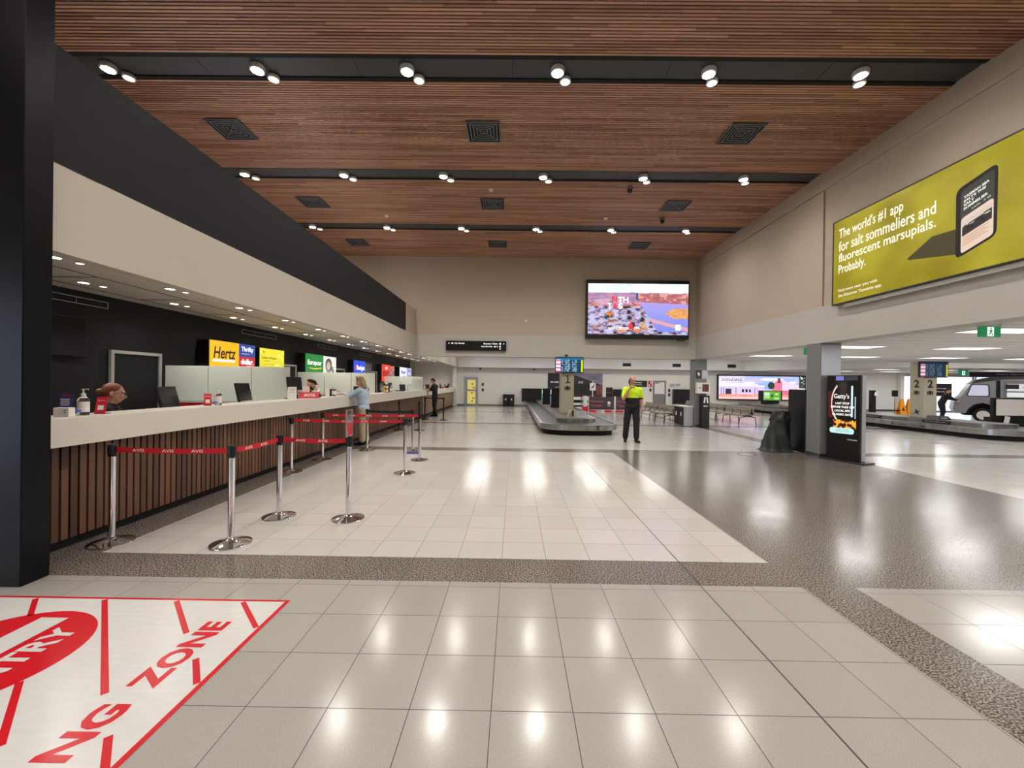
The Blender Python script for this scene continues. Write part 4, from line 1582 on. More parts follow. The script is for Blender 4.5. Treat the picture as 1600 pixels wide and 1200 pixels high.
def carousel_column(x, num, label):
    c = thing('carousel_column', label, 'column', (x, 15.7, .464))
    b = MB(); b.bbox(0, .5, 0, .55, 0, 2.60 - .464, .01); b.build('column_cladding', M['column_beige'], c)
    b = MB()
    if num == '1':
        for (a_, c_, d_, e_) in ((.235, .285, 1.16, 1.46), (.17, .35, 1.16, 1.20)):
            b.box(a_, c_, -.006, -.002, d_, e_)
        b.ext([(.17, -.006, 1.40), (.235, -.006, 1.425), (.235, -.006, 1.46), (.165, -.006, 1.435)], (0, .004, 0))
        b.build('numeral', M['black'], c)
    b = MB() if num == '1' else b
    if num != '1':
        b.text(num, (.25, -.004, 1.16), (1, 0, 0), UPZ, None, .31, 0, .035, 'c')
    b.text(num, (-.004, .27, 1.16), (0, -1, 0), UPZ, None, .31, 0, .035, 'c'); 
    b.build('numeral', M['black'], c)
    b = MB()
    for (O, ex) in (((.14, -.004, .90), (1, 0, 0)), ((-.004, .38, .90), (0, -1, 0))):
        O, ex = Vector(O), Vector(ex)
        for (a, c_, d, e) in ((0, .04, 0, .13), (.055, .165, 0, .13), (.18, .22, 0, .13), (.085, .135, .13, .155), (0, .22, -.045, -.035)):
            b.poly([O + ex * a + Vector((0, 0, d)), O + ex * c_ + Vector((0, 0, d)), O + ex * c_ + Vector((0, 0, e)), O + ex * a + Vector((0, 0, e))])
    b.build('suitcase_pictogram', M['black'], c)
    return c


cc1 = carousel_column(1.79, '1', 'beige column marked 1 rising from the middle baggage carousel')
cc2 = carousel_column(15.68, '2', 'beige column marked 2 rising from the baggage carousel near the van')
b = MB()
O = Vector((-.004, .42, .12))
for pts in (((0, 0), (.03, 0), (.28, .13), (.27, .16), (.24, .16)), ((.10, .07), (.13, .2), (.16, .2), (.19, .1)), ((.15, .07), (.22, .0), (.25, .0), (.22, .1))):
    b.poly([O + Vector((0, -p, q)) for p, q in pts])
b.build('plane_pictogram', M['black'], cc2)


def board(u, v):
    if v > .88:
        return (20, 110, 160)
    if u > .93:
        return (210, 220, 20) if v < .86 else (20, 60, 90)
    r = int(v * 12)
    if u < .17:
        return (240, 236, 244) if r % 3 != 0 else (220, 60, 130)
    c = (14, 40, 62) if r % 2 else (26, 84, 116)
    k = h2(int(u * 46), r, 5)
    if (.20 < u < .27 or .33 < u < .52 or .6 < u < .78) and k > .35 and (v * 12) % 1 > .35:
        c = (140, 172, 190)
    return c


def board2(u, v):
    c = board(u, v)
    return (34, 44, 86) if v > .88 else mixc(c, (30, 36, 60), .45) if .17 < u < .93 else c


for (x, fn, lb) in ((1.55, board, 'bright blue arrivals screen on the beige column marked 1'), (15.43, board2, 'dark arrivals screen on the beige column marked 2')):
    t = thing('arrivals_screen', lb, 'screen', (x, 15.60, 2.02))
    b = MB(); b.bbox(0, 1.08, 0, .08, 0, .60, .006); b.build('screen_case', M['black'], t)
    picture('screen_picture', t, (.025, -.003, .03), (1, 0, 0), UPZ, 1.03, .54, 92, 48, fn, attr_mat('lit board', 1.15 if fn is board else .8))
t = thing('security_camera', 'small black camera on top of the bright arrivals screen', 'security camera', (1.95, 15.64, 2.62))
b = MB(); b.tube([(0, 0, 0), (0, 0, .06)], .012); b.sph((.03, -.01, .07), (.07, .035, .03), 12); b.build('camera_body', M['black'], t, 40)

# things standing on the first island
def totem(label, x, y, w, h, pic, rz=0):
    t = thing('display_totem', label, 'display', (x, y, .465), R(rz))
    b = MB(); b.bbox(-w / 2, w / 2, -.06, .3, 0, h, .01); b.build('totem_body', M['black'], t)
    picture('screen_picture', t, (-w / 2 - .003, .27, .12), (0, -1, 0), UPZ, .3, h - .2, 12, 30, pic, M['pict'])
    return t


def advert(u, v):
    return mixc((120, 200, 214), (30, 60, 76), vn(u * 5, v * 9, 2)) if v < .7 else (226, 240, 244)


totem('front black display totem on the middle carousel with a lit side', 1.95, 19.3, .42, .92, advert)
totem('rear black display totem on the middle carousel, behind the front one', 1.75, 22.3, .42, .86, advert)
t = thing('notice_board', 'small grey notice board lying back on the front of the middle carousel island', 'notice', (2.12, 13.75, .465), 0)
b = MB(); b.obox((.15, 0, .11), (.30, .012, .22), Matrix.Rotation(R(-12), 3, 'X')); b.build('board', M['alu'], t)
b = MB()
for k in range(5):
    b.obox((.15, -.017 + .008 * k * .6, .05 + k * .032), (.22, .002, .008), Matrix.Rotation(R(-12), 3, 'X'))
b.build('print_lines', M['dark_grey'], t)
t = thing('luggage_scale', 'small black and white wire stand beside the notice board on the carousel', 'stand', (1.95, 14.0, .465), 0)
b = MB(); b.tube([(-.12, 0, 0), (-.02, 0, .24), (.1, 0, .26), (.1, 0, 0)], .012); b.build('frame', M['white'], t, 40)
b = MB(); b.box(.04, .10, -.02, .03, .02, .22); b.build('panel', M['black'], t)

# ================================================================ far wall
def hatch(label, x, w, z0, z1, y=FAR, strips=True):
    t = thing('baggage_hatch', label, 'hatch', (x, y - .003, z0))
    b = MB(); H_ = z1 - z0
    b.box(0, w, -.02, 0, 0, H_, 1); b.box(-.04, 0, -.25, 0, 0, H_ + .04); b.box(w, w + .04, -.25, 0, 0, H_ + .04); b.box(0, w, -.25, 0, H_, H_ + .04)
    b.build('hood', [M['black'], M['black_matt']], t)
    b = MB(); n = int(w / .12)
    for k in range(n):
        b.box(w * k / n + .004, w * (k + 1) / n - .004, -.235 + .006 * (k % 2), -.23 + .006 * (k % 2), .02, H_ - .005)
    b.build('strip_curtain', M['black_belt'], t)
    return t


hatch('big black baggage tunnel mouth where the middle carousel meets the far wall', .55, 1.28, .36, 1.20)
hatch('black strip curtain hatch in the far wall behind the barriers', 6.85, .95, .50, 1.22)
hatch('wide black hatch in the far wall between grey door and column', 10.95, 1.1, .30, 1.28)
t = thing('wall_poster', 'small dark red poster on the far wall beside the black hatch', 'poster', (6.33, FAR - .003, .7))
b = MB(); b.box(0, .45, -.02, 0, 0, .68); b.build('poster_board', mat('dark maroon print', (44, 22, 28), .4), t)
b = MB(); b.text('* * *', (.06, -.022, .3), (1, 0, 0), UPZ, .3, .05); b.build('print', M['white_print'], t)


def barn(u, v):
    # dark gabled house at dusk, printed mural
    c = mixc((150, 140, 160), (110, 106, 128), vn(u * 6, v * 9, 6))
    roof = .95 - abs(u - .47) * (1.5 if u < .47 else .85)
    if u < .27:
        c = (34, 30, 36)
    elif v < roof:
        c = (48, 44, 52)
        if v < .55:
            c = (30, 27, 32)
    if .34 < u < .45 and .2 < v < .45:
        c = (150, 110, 80) if vn(u * 40, v * 20, 3) > .4 else (90, 50, 46)
    if u > .88 and v < .5:
        c = (120, 66, 60)
    if v < .12:
        c = (70, 46, 48)
    if abs((u - .60) - (v - .62)) < .012 and .56 < u < .64 or abs((u - .60) + (v - .62)) < .012 and .56 < u < .64:
        c = (236, 230, 226)
    if .05 < u < .2 and .60 < v < .64 and h2(int(u * 60), 3) > .3:
        c = (226, 220, 220)
    if .12 < u < .24 and abs(math.hypot((u - .18) * 2.2, v - .32) - .1) < .014 and v > .3:
        c = (220, 210, 210)
    return c


t = thing('wall_mural', 'printed mural of a dark gabled house on the far wall behind the first carousel', 'mural', (2.3, FAR - .003, .70))
b = MB(); b.box(0, 3.78, -.03, 0, 0, 1.62); b.build('mural_board', M['black'], t)
picture('mural_print', t, (0, -.032, 0), (1, 0, 0), UPZ, 3.78, 1.62, 120, 54, barn, M['print'])
t = thing('display_bench', 'low white bench with dark openings under the house mural', 'bench', (3.75, 26.6, 0))
b = MB(); b.box(0, 2.0, 0, .5, 0, .72); b.build('body', M['white'], t)
b = MB(); b.box(.03, 1.97, -.004, -.001, .36, .56); b.box(.03, 1.97, -.004, -.001, .1, .22); b.build('openings', M['black_matt'], t)

# signs and doors on the far wall
t = thing('wall_sign', 'black wall sign with white lettering directly behind the worker\'s head', 'sign', (7.95, FAR - .003, 1.45))
b = MB(); b.box(0, 1.2, -.03, 0, 0, .43); b.build('sign_board', M['black'], t)
b = MB(); b.text('Oversize', (.1, -.033, .25), (1, 0, 0), UPZ, .75, .1, 0, .02); b.text('Baggage', (.1, -.033, .09), (1, 0, 0), UPZ, .75, .1, 0, .02); b.build('lettering', M['white_print'], t)
t = thing('fire_notice', 'small red and white notice beside the far grey door', 'notice', (9.24, FAR - .003, 1.45))
b = MB(); b.box(0, .24, -.01, 0, 0, .42); b.build('plate', M['red'], t)
b = MB(); b.box(.03, .12, -.013, -.010, .04, .18); b.box(.14, .21, -.013, -.010, .22, .38); b.build('print', M['white_print'], t)
for k, (x, z, lb) in enumerate(((9.33, 1.14, 'tiny black wall switch under the red notice'), (10.62, 1.13, 'upper black wall switch beside the far grey door'), (10.62, .82, 'lower black wall switch beside the far grey door'),
                           (-2.26, 1.38, 'upper black card reader beside the yellow door'), (-2.26, 1.0, 'lower black card reader beside the yellow door'))):
    t = thing('wall_switch', lb, 'switch', (x, FAR - .003, z)); b = MB(); b.box(0, .13, -.03, 0, 0, .2); b.build('plate', M['black'], t)
    b = MB(); b.box(.04, .09, -.034, -.03, .07, .13); b.build('button', M['dark_grey'], t)
t = thing('wall_notice', 'pale grey notice pair on the far wall between the door and the black hatch', 'notice', (10.72, FAR - .003, 1.48))
b = MB(); b.box(0, .36, -.008, 0, 0, .22); b.box(.42, .72, -.008, 0, .05, .22); b.build('sheets', M['alu'], t)


def wall_door(n, x, w, h, leaf):
    f = MB(); f.box(x, x + .08, FAR - .07, FAR - .002, 0, h); f.box(x + w - .08, x + w, FAR - .07, FAR - .002, 0, h); f.box(x + .08, x + w - .08, FAR - .07, FAR - .002, h - .08, h)
    d = struct(f.build('door_%d' % n, M['alu'] if leaf == 'glass' else M['grey']))
    if leaf == 'glass':
        b = MB(); b.box(x + .08, x + .18, FAR - .05, FAR - .01, .02, h - .08); b.box(x + w - .18, x + w - .08, FAR - .05, FAR - .01, .02, h - .08)
        for z in (.02, 1.0, h - .2):
            b.box(x + .18, x + w - .18, FAR - .05, FAR - .01, z, z + .12)
        b.build('door_leaf', M['alu'], d)
        b = MB(); b.box(x + .18, x + w - .18, FAR - .035, FAR - .025, .14, 1.0); b.build('lower_pane', yl, d)
        b = MB(); b.box(x + .18, x + w - .18, FAR - .035, FAR - .025, 1.12, h - .2); b.build('upper_pane', yl, d)
        b = MB()
        for (a, c) in ((.52, .30), (.60, .52), (.50, .9), (.62, 1.25), (.52, 1.5)):
            b.sph((x + a, FAR - .055, c), (.07, .004, .06), 8)
        b.build('pane_decals', mat('ochre decal', (150, 130, 50), .5), d)
    else:
        b = MB(); b.box(x + .085, x + w - .085, FAR - .045, FAR - .01, .02, h - .085); b.build('door_leaf', M['white'], d)
        b = MB(); b.box(x + .085, x + w - .085, FAR - .048, FAR - .045, .02, .98); b.build('kick_panel', M['grey'], d)
        b = MB(); b.box(x + .12, x + .38, FAR - .09, FAR - .045, h - .16, h - .12); b.build('door_closer', M['dark_grey'], d)
    b = MB(); b.tube([(x + w - .13, FAR - .05, 1.0), (x + w - .13, FAR - .1, 1.0), (x + w - .13, FAR - .1, 1.16), (x + w - .13, FAR - .05, 1.16)], .012); b.build('door_handle', M['chrome'] if leaf != 'glass' else M['black'], d)


yl = mat('lit yellow glass', (232, 214, 120), .3, 0, .75)
wall_door(5, -3.44, .92, 1.98, 'glass')
wall_door(6, 9.58, .86, 1.88, 'solid')

for x, lb in ((-.78, 'closer to the yellow door'), (-.38, 'closer to the tunnel mouth')):
    t = thing('waste_bin', 'dark waste bin by the far wall, the one %s' % lb, 'bin', (x, 27.7, 0))
    b = MB(); b.bbox(0, .38, 0, .42, .02, .78, .012); b.build('bin_body', M['black'], t)
    b = MB(); b.bbox(-.005, .385, -.01, .43, .78, .82, .006); b.build('lid', M['dark_grey'], t)
    b = MB(); b.box(.15, .23, -.003, 0, .42, .54); b.build('pictogram', M['white_print'], t)

# barriers with banners
proto = None
for k, (x, y, lb) in enumerate(((4.3, 23.6, 'dark banner barrier with a white emblem, standing fully clear of the worker'), (5.85, 23.6, 'dark banner barrier partly hidden behind the worker in yellow'))):
    t = thing('banner_barrier', lb, 'barrier', (x, y, 0), 0, 'banner barriers in front of the far wall')
    b = MB(); b.box(0, 1.5, -.012, .012, .12, .86); b.build('banner', mat('dark slate banner', (58, 60, 72), .6), t)
    b = MB()
    for q in range(25):
        for z in (.12, .835):
            b.box(q * .06, q * .06 + .03, -.015, .015, z, z + .025)
    b.build('hazard_edge', M['red'], t)
    b = MB(); b.tube([(0, 0, 0), (0, 0, .92)], .03); b.tube([(1.5, 0, 0), (1.5, 0, .92)], .03); b.build('end_posts', M['white'], t, 40) if False else None
    for px in (0, 1.5):
        b = MB(); b.tube([(px, 0, .0), (px, 0, .90)], .028); b.build('post', M['white'], t, 40)
    for px in (.25, 1.15):
        b = MB(); b.box(px - .18, px + .18, -.18, .18, 0, .09); b.build('foot', M['red'] if px < .5 or k == 0 else M['grey'], t)
    b = MB(); b.text('Biosecurity', (.12, -.017, .52), (1, 0, 0), UPZ, .78, .15, 0, .02); b.text('Tasmania', (.12, -.017, .30), (1, 0, 0), UPZ, .64, .13, 0, .02)
    b.build('lettering', mat('brick red print', (196, 84, 90), .6), t)
    b = MB(); b.sph((1.18, -.016, .52), (.09, .003, .10), 14); b.box(1.08, 1.28, -.017, -.014, .34, .37); b.build('emblem', M['white_print'], t)
t = thing('barrier_end', 'white upright end panel with red base at the end of the banner barriers', 'barrier', (4.0, 23.6, 0))
b = MB(); b.bbox(0, .09, -.15, .15, .3, .9, .01); b.bbox(.12, .21, -.15, .15, .3, .9, .01); b.build('panels', M['white'], t) if False else None
b = MB(); b.bbox(0, .2, -.15, .15, .3, .9, .01); b.build('upright', M['white'], t)
b = MB(); b.bbox(-.03, .24, -.2, .2, 0, .3, .02); b.build('base', M['red'], t)
t = thing('dog_sign', 'white sign with a black dog figure on a slim post', 'sign', (4.62, 24.1, 0))
b = MB(); b.tube([(0, 0, 0), (0, 0, 1.75)], .03); b.lathe([(.18, 0), (.17, .02), (.03, .03)], n=20); b.build('post', M['white'], t, 40) if False else None
b = MB(); b.tube([(0, 0, 0.02), (0, 0, 1.78)], .03); b.build('post', M['white'], t, 40)
b = MB(); b.lathe([(.18, 0), (.17, .02), (.03, .03)], n=20); b.build('base', M['grey'], t)
b = MB(); b.bbox(-.17, .17, -.05, -.03, 1.22, 1.66, .006); b.build('sign_plate', M['white_print'], t)
b = MB(); b.ext([(-.10, -.052, 1.32), (-.06, -.052, 1.32), (-.03, -.052, 1.40), (.03, -.052, 1.36), (.10, -.052, 1.56), (.13, -.052, 1.56), (.06, -.052, 1.60), (.04, -.052, 1.52), (-.06, -.052, 1.42)], (0, .003, 0)); b.build('dog_figure', M['black'], t)
t = thing('queue_stanchion', 'single chrome post standing beyond the first carousel before the mural', 'stanchion', (3.75, 22.8, 0))
b = MB(); b.lathe([(.001, .0), (.178, 0), (.178, .012), (.05, .043), (.030, .058)], n=32); b.build('base', M['chrome'], t, 35)
b = MB(); b.lathe([(.029, .05), (.029, .93)], n=20); b.build('pole', M['chrome'], t, 40)
b = MB(); b.lathe([(.034, .93), (.034, 1.0), (.001, 1.005)], n=20); b.build('belt_head', M['black'], t, 40)

# ---------------------------------------------------------------- seats
def bench(label, x, y, L, face, double=False, n=3):
    """beam seating along y; face -1 looks toward -x"""
    t = thing('waiting_bench', label, 'bench', (x, y, 0), 0, 'beam seats in the baggage hall')
    sw = L / n
    for s in ((face,) if not double else (-1, 1)):
        for k in range(n):
            rm = Matrix.Rotation(R(4 * s), 3, 'Y')
            b = MB()
            b.obox((s * .30, (k + .5) * sw, .43), (.46, sw - .03, .05), rm)
            b.build('seat', M['vinyl_seat'], t)
        b = MB(); b.obox((s * .06, L / 2, .60), (.05, L - .02, .30), Matrix.Rotation(R(-14 * s), 3, 'Y')); b.build('backrest', M['vinyl_seat'], t)
        for k in range(n + 1):
            yy = min(max(k * sw, .02), L - .02)
            b = MB(); b.tube([(s * .06, yy, .44), (s * .12, yy, .60), (s * .44, yy, .58), (s * .46, yy, .44)], .014); b.build('armrest', M['black'], t, 40)
    b = MB(); b.box(-.03, .03, .02, L - .02, .34, .40); b.build('beam', M['dark_grey'], t)
    for yy in (.3, L - .3):
        for s in (-1, 1):
            b = MB(); b.tube([(0, yy, .36), (s * .32, yy, .30), (s * .36, yy, 0.0)], .018); b.build('leg', M['dark_grey'], t, 40)
    return t


bench('taupe waiting bench ending beside the white bin', 6.6, 16.7, 1.75, -1)
bench('taupe waiting bench just behind the worker in yellow, second from the bin', 6.6, 18.55, 1.75, -1)
bench('back to back taupe bench ending at open floor in front of the house screen', 9.6, 16.5, 1.9, 1, True)
bench('back to back taupe bench behind the black leaflet stand', 9.6, 18.5, 1.9, 1, True)
bench('distant taupe bench, glimpsed past the leaflet stand', 9.7, 21.2, 1.7, -1)

t = thing('recycling_bin', 'white twin bin cabinet with two black doors against the defibrillator column', 'bin', (6.55, 15.75, 0))
b = MB(); b.bbox(0, .36, 0, .95, .02, .76, .008); b.build('bin_cabinet', M['alu'], t)
for k in (0, 1):
    b = MB(); b.box(-.012, -.001, .03 + k * .46, .46 + k * .46, .05, .74); b.build('door', M['black'], t)
    b = MB(); b.box(-.016, -.013, .2 + k * .46, .3 + k * .46, .4, .55); b.build('pictogram', M['white_print'], t)
b = MB(); b.bbox(-.02, .38, -.02, .97, .76, .79, .006); b.build('lid', M['white'], t)

# on the second column
t = thing('defibrillator_cabinet', 'white defibrillator cabinet on the grey column', 'cabinet', (6.94, 15.675, 1.29))
b = MB(); b.bbox(0, .5, -.16, 0, 0, .42, .01); b.build('cabinet', M['white'], t)
b = MB(); b.box(.20, .44, -.164, -.161, .08, .36); b.build('window', mat('dark maroon glass', (90, 50, 52), .3), t)
b = MB(); b.text('AED', (.05, -.164, .2), (1, 0, 0), UPZ, .12, .05, 0, .02); b.build('lettering', M['black'], t)
t = thing('defibrillator_sign', 'grey and black notice plate with a heart above the defibrillator cabinet', 'sign', (6.96, 15.675, 1.86))
b = MB(); b.box(0, .22, -.012, 0, 0, .32); b.build('dark_half', M['dark_grey'], t)
b = MB(); b.box(.22, .44, -.012, 0, 0, .32); b.build('pale_half', M['alu'], t)
b = MB(); b.sph((.09, -.014, .2), (.045, .003, .045), 12); b.sph((.13, -.014, .2), (.045, .003, .045), 12) if False else None; b.ext([(.05, -.013, .2), (.11, -.013, .08), (.17, -.013, .2)], (0, -.002, 0)); b.build('heart', M['white_print'], t)
t = thing('leaflet_stand', 'narrow black upright leaflet stand in front of the grey column', 'stand', (7.07, 15.40, 0))
b = MB(); b.bbox(0, .30, 0, .2, 0, 1.22, .008); b.build('stand_body', M['black'], t)
b = MB(); b.obox((.10, -.02, 1.05), (.05, .01, .22), Matrix.Rotation(R(8), 3, 'Y')); b.obox((.20, -.02, 1.05), (.05, .01, .22), Matrix.Rotation(R(-8), 3, 'Y')); b.build('leaflets', M['white_print'], t)
b = MB(); b.text('MAP', (.07, -.003, .8), (1, 0, 0), UPZ, .16, .05, 0, .02); b.build('lettering', M['white_print'], t)

# ---------------------------------------------------------------- house screen
def house(u, v):
    sky = mixc((96, 170, 240), (200, 190, 240), vn(u * 5, v * 5, 8) * 1.3)
    if vn(u * 7, v * 8, 3) > .6:
        sky = (240, 236, 250)
    c = sky
    if u < .53:
        r = .80 - u * .10
        if v < .66 - (.05 if u > .46 else 0):
            c = (214, 196, 236)
            if v > .55:
                c = (240, 226, 250)
            if .08 < u < .15 and .15 < v < .45:
                c = (60, 50, 66)
            if any(a < u < a + .025 and .3 < v < .42 for a in (.27, .31, .35)):
                c = (40, 36, 50)
            if any(abs(u - a) < .005 for a in (.03, .06, .2, .42, .45)) and v < .5:
                c = (150, 120, 180)
        elif v < r and u < .42:
            c = (236, 226, 246)
        if v > .8 and u < .3:
            c = mixc(sky, (226, 216, 240), .7)
    g = .93 - abs(u - .70) * 2.6
    if u > .70:
        g = .82 - (u - .76) * 1.2 if u > .735 else .93 - (u - .70) * 2.6
    if .60 < u < .97 and v < g and v > .22:
        if u < .735 and v < .93 - abs(u - .70) * 2.6 - .06:
            c = (226, 120, 150)
        elif u < .70 or v > .40:
            c = (240, 210, 232)
        else:
            c = (220, 110, 140)
        if u > .74 and .40 < v < .75:
            c = (238, 206, 226)
    if .685 < u < .715 and .72 < v < .92:
        c = (110, 60, 70)
    if .52 < u < .62 and v < .44:
        c = (206, 190, 226)
    if (math.hypot((u - .61) * 4, (v - .60)) < .16 or (u > .93 and v > .42 and vn(u * 60, v * 20, 1) > .3)) and v > .42:
        c = (50, 66, 50)
    if u > .9 and v < .5:
        c = (240, 224, 236) if vn(u * 60, v * 30, 5) > .3 else (190, 90, 90)
    if v < .22:
        c = mixc((236, 170, 150), (226, 140, 120), vn(u * 20, v * 9, 9))
        if v < .1:
            c = (240, 190, 190)
    return c


t = thing('video_screen', 'long lit screen showing pale cottages, on the far wall past the benches', 'screen', (13.95, FAR - .003, .64))
b = MB(); b.bbox(0, 6.05, -.14, 0, 0, 1.72, .008); b.build('screen_case', M['black'], t)
picture('screen_picture', t, (.08, -.144, .06), (1, 0, 0), UPZ, 5.89, 1.58, 190, 56, house, M['pict'])
b = MB(); b.text('EVENDALE', (.30, -.149, 1.30), (1, 0, 0), UPZ, 1.35, .17, 0, .0); b.text('VILLAGE MARKET', (.55, -.149, 1.18), (1, 0, 0), UPZ, 1.3, .05, 0, .0); b.build('lettering', mat('dark violet print', (60, 50, 90), .5), t)

t = thing('display_screen', 'small lit green screen standing on the second carousel before the house screen', 'screen', (15.75, 26.0, .466), R(12))


def greenad(u, v):
    c = mixc((84, 150, 44), (110, 176, 60), vn(u * 6, v * 4, 2))
    if .05 < u < .36 and .25 < v < .85 and (v * 9) % 1 > .4:
        c = (226, 240, 214)
    if math.hypot(u - .5, (v - .5) * .6) < .07:
        c = (40, 60, 36)
    if .66 < u < .86 and .62 < v < .74 or .62 < u < .9 and .16 < v < .26:
        c = (210, 232, 200)
    return c


b = MB(); b.bbox(0, 1.45, -.08, .3, .22, .86, .01); b.build('screen_case', M['black'], t)
b = MB(); b.box(.15, 1.3, .0, .25, 0, .22); b.build('stand', M['black'], t)
picture('screen_picture', t, (.03, -.084, .25), (1, 0, 0), UPZ, 1.30, .58, 60, 28, greenad, M['pict'])

# ---------------------------------------------------------------- kiosk
ang = math.atan2(8.57 - 9.18, 7.22 - 7.0)
t = thing('advertising_kiosk', 'tall black advertising kiosk with a lit wine glass picture beside the grey column', 'kiosk', (7.0, 9.16, 0), ang)
b = MB(); b.bbox(-.12, .78, -.08, .30, 0, .03, .008); b.build('base_plate', M['black'], t)
b = MB(); b.bbox(0, .66, 0, .06, .03, 1.86, .008); b.build('front_case', M['black'], t)
b = MB(); b.bbox(.005, .655, .062, .20, .03, 1.855, .01); b.build('rear_case', M['alu'], t)


def glass(u, v):
    c = (14, 12, 12)
    d = vn(u * 4, v * 6, 3)
    if u < .18 and .3 < v < .75:
        c = mixc(c, (120, 30, 30), .6)
    if .2 < u < .8 and v > .35:
        c = mixc(c, (60, 50, 46), d)
    # bowl of the glass
    e = abs(math.hypot((u - .52) / .40, (v - .55) / .34) - 1)
    if e < .05 and u < .3:
        c = (226, 206, 190)
    if .76 < u < .82 and .32 < v < .84:
        c = (200, 224, 240)
    if .88 < u < .91 and .3 < v < .66:
        c = (180, 204, 220)
    if .18 < u < .92 and .13 < v < .27:
        n = vn(u * 16, v * 22, 7)
        c = (226, 170, 60) if n > .55 else ((110, 36, 30) if n > .3 else (30, 16, 12))
    if v > .93:
        c = (120, 116, 190) if .25 < u < .52 else ((54, 56, 60) if .55 < u < .95 else c)
    return c


picture('screen_picture', t, (.03, -.003, .55), (1, 0, 0), UPZ, .60, 1.29, 66, 130, glass, M['pict'])
b = MB()
b.text("Gatty's", (.15, -.007, 1.33), (1, 0, 0), UPZ, .30, .13, 0, .01)
for s, w, z in (('LAST STOP', .28, 1.23), ('BEFORE TAKE OFF', .46, 1.15), ('LOCAL SIPS', .30, 1.07), ('CLASSIC EATS', .40, .99)):
    b.text(s, (.32, -.007, z), (1, 0, 0), UPZ, w, .045, 0, .03, 'c')
b.build('lettering', M['screen_txt'], t)
b = MB(); b.ext(rq([(.07, -.005, .60), (.55, -.005, .60), (.55, -.005, .72), (.07, -.005, .72)], .055), (0, -.002, 0)); b.build('white_pill', sgn('lit pale cyan', (196, 236, 236), 1.1), t)
b = MB(); b.text('LEVEL 1 AFTER', (.33, -.0085, .675), (1, 0, 0), UPZ, .24, .018, 0, .01, 'c'); b.text('SECURITY, BY GATE 1', (.33, -.0085, .64), (1, 0, 0), UPZ, .30, .018, 0, .01, 'c'); b.build('pill_lettering', ink, t)
b = MB(); b.text('oOh!media', (.42, -.002, .47), (1, 0, 0), UPZ, .19, .032, 0, .02); b.build('maker_mark', M['white_print'], t)
t['label'] = "tall black advertising kiosk with a lit wine glass picture beside the grey column"

t = thing('upright_screen', 'black upright display box behind the grey column, seen edge on', 'display', (7.02, 9.86, 0))
b = MB(); b.bbox(0, .22, 0, .62, 0, 1.53, .01); b.build('display_body', M['black'], t)
# covered object leaning next to it
t = thing('covered_trolley', 'waist high object under a dark crumpled tarpaulin beside the grey column', 'covered object', (6.58, 10.25, 0))
b = MB()
N, K = 40, 26
for k in range(K + 1):
    z = 1.02 * k / K
    for i in range(N):
        a = 2 * math.pi * i / N
        r = .34 * (1 - .55 * (k / K) ** .9)
        r *= 1 + .16 * math.sin(a * 5 + z * 5) * (1 - .4 * k / K) + .10 * (vn(math.cos(a) * 3 + 5, math.sin(a) * 3 + z * 7, 4) - .5)
        if k > 18:
            r *= .9 + .35 * vn(math.cos(a) * 4 + 9, math.sin(a) * 4 + z * 14, 6)
        if k == K:
            r *= .2
        if k == 0:
            r *= 1.12
        b.v.append((r * math.cos(a) * 1.0 + .10 * (k / K), r * math.sin(a) * .85, z * (1 - .0) + .0))
for k in range(K):
    for i in range(N):
        j = (i + 1) % N
        b.f.append((k * N + i, k * N + j, (k + 1) * N + j, (k + 1) * N + i)); b.m.append(0)
b.f.append(tuple(range(K * N, (K + 1) * N))); b.m.append(0)
b.build('tarpaulin', M['tarp'], t, 60)
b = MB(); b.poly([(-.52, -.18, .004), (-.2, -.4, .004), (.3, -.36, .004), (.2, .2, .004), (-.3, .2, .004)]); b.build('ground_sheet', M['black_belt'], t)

# ---------------------------------------------------------------- exit signs
for (x, y, lb, rz) in ((7.45, 6.45, 'green and white running figure exit sign hanging beside the yellow billboard', 0), (7.55, 10.45, 'green exit sign above the dark covered object by the grey column', 0), (23.3, 21.3, 'small pale exit sign near the van roof', 0)):
    t = thing('exit_sign', lb, 'exit sign', (x, y, 2.42 if x < 20 else 2.30))
    s = 1.0 if x < 20 else 1.5
    b = MB(); b.bbox(-.165 * s, .165 * s, -.02, .02, 0, .165 * s, .004); b.build('sign_box', M['green'], t)
    b = MB(); b.box(-.165 * s, .165 * s, -.03, .03, .165 * s, .20 if s == 1 else .32); b.build('bracket', M['white'], t)
    b = MB(); b.box(-.05 * s, .05 * s, -.023, -.021, .012, .153 * s); b.build('white_field', sgn('lit white', (240, 250, 244), 1.1), t)
    b = MB()
    f_ = lambda P: b.ext([(p * s, -.0245, q * s) for p, q in P], (0, -.001, 0))
    f_([(-.008, .125), (.008, .125), (.012, .138), (0, .148), (-.012, .138)])
    f_([(-.012, .07), (.012, .065), (.016, .115), (-.004, .118)])
    f_([(-.004, .072), (.012, .068), (.034, .045), (.026, .018), (.018, .02), (.022, .044)])
    f_([(-.012, .072), (.004, .068), (-.012, .04), (-.04, .03), (-.04, .04), (-.02, .048)])
    f_([(.01, .11), (.036, .085), (.03, .078), (.008, .098)])
    f_([(-.004, .112), (-.034, .098), (-.03, .088), (-.002, .10)])
    b.build('running_figure', M['green'], t)

